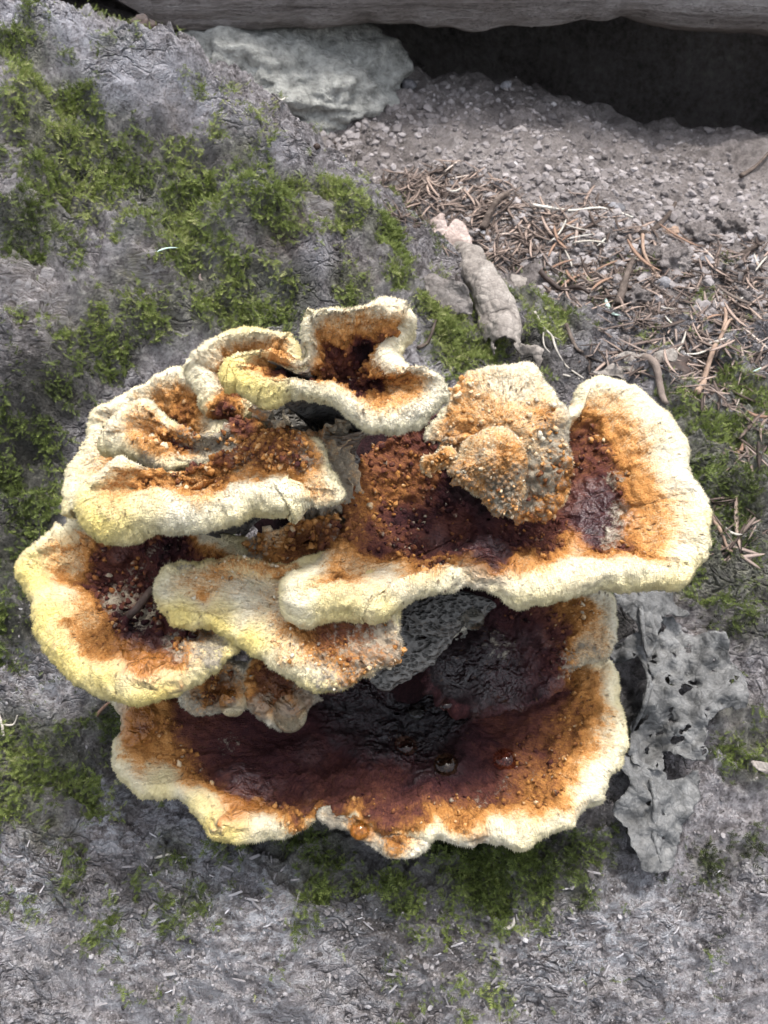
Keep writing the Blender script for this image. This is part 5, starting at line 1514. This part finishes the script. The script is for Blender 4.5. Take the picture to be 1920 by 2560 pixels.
# ------------------------------------------------------------------ pebbles and clods one can pick out
PEB = [(6, 815, 655, 33, M_PEB, 'rough grey pebble on the mossy soil beside a thin twig'), (6, 1185, 408, 34, M_PEB, 'bluish grey pebble below the large clod'), (6, 1065, 460, 60, M_CR, 'dark rough clod beside the thick knobbly twig'),
       (6, 1222, 172, 34, M_STEM, 'rounded tan pebble above the large clod'), (6, 925, 195, 44, M_CR, 'pale grey clod above the orange needle'), (6, 1205, 300, 95, M_CR, 'large pale soil clod right of the crooked twig'), (6, 955, 40, 34, M_PEB, 'pale pebble beyond the long straw'),
       (6, 1030, 640, 60, M_CR, 'flat grey clod on the litter behind the pale leaf scrap'), (6, 1590, 270, 34, M_PEB, 'whitish pebble by the far right twig'), (6, 1380, 300, 34, M_PEB, 'white speckled pebble left of the far right twig'), (6, 1345, 150, 70, M_CR, 'rough clod beside the rounded tan pebble'),
       (6, 1500, 120, 70, M_CR, 'dark clod at the back of the clod heap'), (6, 1560, 430, 50, M_CR, 'grey clod beside the broad grey sliver'), (6, 1230, 790, 75, M_DTW, 'black rotten wood lump right of the curled leaf scrap'), (12, 105, 395, 32, M_PEB, 'smooth pale pebble on the bare soil past the boulder'),
       (12, 525, 405, 24, M_PEB, 'whitish pebble near the dark hollow'), (12, 490, 290, 60, M_CR, 'clod at the edge of the dark hollow'), (12, 430, 1020, 14, M_PEB, 'tiny lilac pebble in the needle pile'), (12, 295, 812, 26, M_PEB, 'bluish pebble at the edge of the needle pile'),
       (12, 1000, 900, 34, M_PEB, 'pale pebble behind the clods'), (12, 620, 100, 10, M_CR, 'small dark crumb under the log'), (12, 1200, 870, 30, M_CR, 'rounded clod behind the tan pebble'), (11, 620, 110, 46, M_DTW, 'dark upright stub beside the end of the log')]
for i, (c, x0, y0, r, mt, lb) in enumerate(PEB):
    px, py = T1(c, x0, y0)
    b = hit([px], [py])[0]
    R = r * CROPS[c][2] * PXM * np.dot(b - CAM, FWD)
    me = rock_mesh('pebble', i + 2, 4 if mt is M_CR else 3, .42 if mt is not M_PEB else .24)
    nm = 'clod' if mt is M_CR else ('wood_lump' if mt is M_DTW else 'pebble')
    o = link(nm, me, M_S if mt is M_CR else mt)
    o.location = b + np.array([0, 0, R * (.05 if mt is M_CR else .25)]); me.transform(Matrix.Diagonal((R * 1.15, R * 1.0, R * .8, 1))); o.rotation_euler = (0, 0, i * 1.3)
    tag(o, lb, nm.replace('_', ' '))

# ------------------------------------------------------------------ uncountable loose stuff
def crumbs(regions, n, smin, smax, name, mat, label, tone=(.45, .2), base=ICO1, flat=.75, lift=.2):
    x_, y_ = sample_px(regions, n)
    pp = hit(x_, y_)
    if 'soil' in name:
        pp = pp[_gs(pp[:, 0], pp[:, 1]) > root_base(pp[:, 0], pp[:, 1]) + .001]; n = len(pp)
    s = smin * (smax / smin) ** (rng.uniform(0, 1, n) ** 2.6)
    N_ = unit(normals_at(pp, .006) + .25 * rng.normal(size=pp.shape))
    S = np.stack([s * rng.uniform(.7, 1.3, n), s * rng.uniform(.7, 1.1, n), s * flat * rng.uniform(.7, 1.1, n)], -1)
    vb, fb = base
    V, F = scatter((vb, fb), pp + N_ * (s * lift)[:, None], frames(N_, rng.uniform(0, 6, n)), S)
    k = len(vb)
    V = V + np.repeat(s, k)[:, None] * .38 * np.stack([noise(V, 260, 1.), noise(V, 260, 7.), noise(V, 260, 13.)], -1)
    t = np.repeat(np.clip(rng.normal(*tone, n), 0, 1), k)
    o = link(name, mesh(name, V, F, {'tone': t}, smooth=False), mat)
    tag(o, label, kind='stuff')
    return o


SOIL_R = [(1300, 350, 560, 130, 3), (1500, 520, 420, 160, 4), (1650, 700, 300, 200, 3.5), (900, 250, 260, 110, 1), (1850, 900, 150, 200, 1), (700, 200, 250, 80, .6)]
crumbs(SOIL_R, 12000, .0005, .0040, 'soil_crumbs', M_CR, 'loose grey soil crumbs and grit scattered over the bare ground', (.43, .12), ICO1, .7, .0)
crumbs([(300, 2350, 420, 250, 1), (960, 2420, 600, 170, 1.6), (1600, 2380, 380, 220, 1.2), (1780, 1950, 150, 250, .4), (120, 1700, 130, 250, .4)], 5000, .0003, .0012, 'bark_crumbs', M_FLK, 'fine bark crumbs clinging to the lower root', (.30, .16), ICO1, .5, .0)
# flat scales of bark on the lower flank
n = 260
x_, y_ = sample_px([(300, 2350, 420, 250, 1), (960, 2420, 600, 170, 1.5), (1600, 2380, 380, 220, 1.2), (560, 2220, 200, 100, .8), (1500, 2360, 160, 80, .5), (80, 2200, 110, 70, .3)], n)
pp = hit(x_, y_)
N_ = unit(normals_at(pp, .006) + .3 * rng.normal(size=pp.shape))
base = (np.array([[-1, -.4, 0], [-.2, -.6, .15], [1, -.3, .05], [.8, .5, 0], [-.1, .55, .2], [-.9, .3, 0.]]), np.array([[0, 1, 5], [1, 4, 5], [1, 2, 4], [2, 3, 4]]))
s = rng.uniform(.0005, .0019, n)
V, F = scatter(base, pp + N_ * .0008, frames(N_, rng.normal(0, .35, n)), np.stack([s * 1.5, s * rng.uniform(.25, .6, n), s], -1))
wh = blobs(pp, WHITE)
tn = np.clip(rng.normal(.40, .14, n) + (rng.uniform(0, 1, n) < .02 + .10 * wh) * .35, 0, 1)
o = link('bark_scales', mesh('bark_scales', V, F, {'tone': np.repeat(tn, 6)}, smooth=False), M_FLK)
tag(o, 'thin pale bark scales lifting from the lower root', kind='stuff')
# needle and leaf fragments under the picked-out needles
n = 2300
x_, y_ = sample_px(LIT, n)
pp = hit(x_, y_)
N_ = unit(normals_at(pp, .008) + .18 * rng.normal(size=pp.shape))
me = needle_mesh(77); nv = np.array([v.co[:] for v in me.vertices]); nf = np.array([list(p_.vertices) for p_ in me.polygons])
L = rng.uniform(.006, .021, n)
V, F = scatter((nv, nf), pp + N_ * .0012, frames(N_, rng.normal(-.4, 1.1, n)), np.stack([L, L * rng.uniform(.5, 1.5, n), L], -1))
o = link('needle_litter', mesh('needle_litter', V, F, {'tone': np.repeat(np.clip(rng.normal(.42, .22, n), 0, 1), len(nv))}), M_LIT)
tag(o, 'matted brown needle fragments covering the soil right of the root', kind='stuff')

# ------------------------------------------------------------------ moss
def moss_frond():
    V = []; F = []
    k = 4
    for j in range(k):
        t0 = j / k
        for s in (-1, 1):
            b = len(V)
            x0 = t0; z0 = .25 * t0 * t0
            w_ = .42 * (1 - .55 * t0)
            V += [(x0 - .06, 0, z0), (x0 + .10, 0, z0 + .02), (x0 + .22, s * w_, z0 + .10)]
            F.append([b, b + 1, b + 2] if s > 0 else [b + 1, b, b + 2])
    b = len(V)
    V += [(.9, -.06, .22), (.9, .06, .22), (1.2, 0, .30)]
    F.append([b, b + 1, b + 2])
    return np.array(V), np.array(F)


MF = moss_frond()


def make_moss(n, seed, name, label, xlim):
    # candidate points on the root and the soil next to it, accepted by the moss map
    x = rng.uniform(*xlim, n * 10); y = rng.uniform(-.17, .26, n * 10)
    p_ = P3(x, y, surf(x, y))
    q = project(p_)
    ok = (q[:, 0] > -80) & (q[:, 0] < 2000) & (q[:, 1] > -60) & (q[:, 1] < 2620)
    p_ = p_[ok]
    m_ = blobs(p_, MOSS)
    pr = m_ + .75 * fbm(p_, 65, 3, seed) + .35 * fbm(p_, 250, 2, seed + 5)
    acc = sstep(.18, .95, pr) > rng.uniform(0, 1, len(pr))
    p_ = p_[acc][:n]; pr = pr[acc][:n]
    p_[:, 2] = surf_full(p_[:, 0], p_[:, 1])
    k = len(p_)
    N_ = normals_at(p_, .006)
    down = np.array([0, -.5, -.6])
    d = unit(N_ * rng.uniform(.35, 1.1, k)[:, None] + .75 * rng.normal(size=(k, 3)) + .25 * down)
    # x axis of the frond = d
    side = unit(np.cross(d, N_ + .4 * rng.normal(size=(k, 3)))); up = np.cross(side, d)
    up *= np.sign((up * N_).sum(-1))[:, None]; side = np.cross(up, d)
    R = np.stack([d, side, up], -1)
    L_ = rng.uniform(.0012, .0038, k) * np.clip(.55 + .5 * pr, .5, 1.15)
    V, F = scatter(MF, p_ + N_ * rng.uniform(-.0006, .0022, k)[:, None], R, np.stack([L_, L_ * rng.uniform(.7, 1.1, k), L_], -1))
    br = np.clip(.46 + .30 * fbm(p_, 22, 3, 50.) + rng.normal(0, .14, k), 0, 1)
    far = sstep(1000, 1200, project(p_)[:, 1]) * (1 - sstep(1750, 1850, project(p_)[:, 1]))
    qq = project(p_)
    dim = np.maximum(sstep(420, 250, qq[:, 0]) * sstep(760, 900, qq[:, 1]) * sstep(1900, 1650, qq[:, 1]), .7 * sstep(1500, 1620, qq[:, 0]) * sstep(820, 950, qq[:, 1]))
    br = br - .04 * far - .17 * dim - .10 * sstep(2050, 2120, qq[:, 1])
    nv_ = len(MF[0])
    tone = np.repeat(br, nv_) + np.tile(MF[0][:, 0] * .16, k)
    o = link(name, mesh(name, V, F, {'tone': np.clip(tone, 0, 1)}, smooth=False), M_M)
    tag(o, label, kind='stuff')
    return k


nm1 = make_moss(58000, 3., 'moss', 'green feathery moss growing over the root left of and behind the fungus', (-.36, .06))
nm2 = make_moss(24000, 5., 'moss', 'dark green moss growing right of and below the fungus', (.0, .30))
print('moss fronds', nm1, nm2)

# ------------------------------------------------------------------ wrap up
tot = sum(len(o.data.polygons) for o in bpy.data.objects if o.type == 'MESH')
print('objects', len(bpy.data.objects), 'polys', tot)
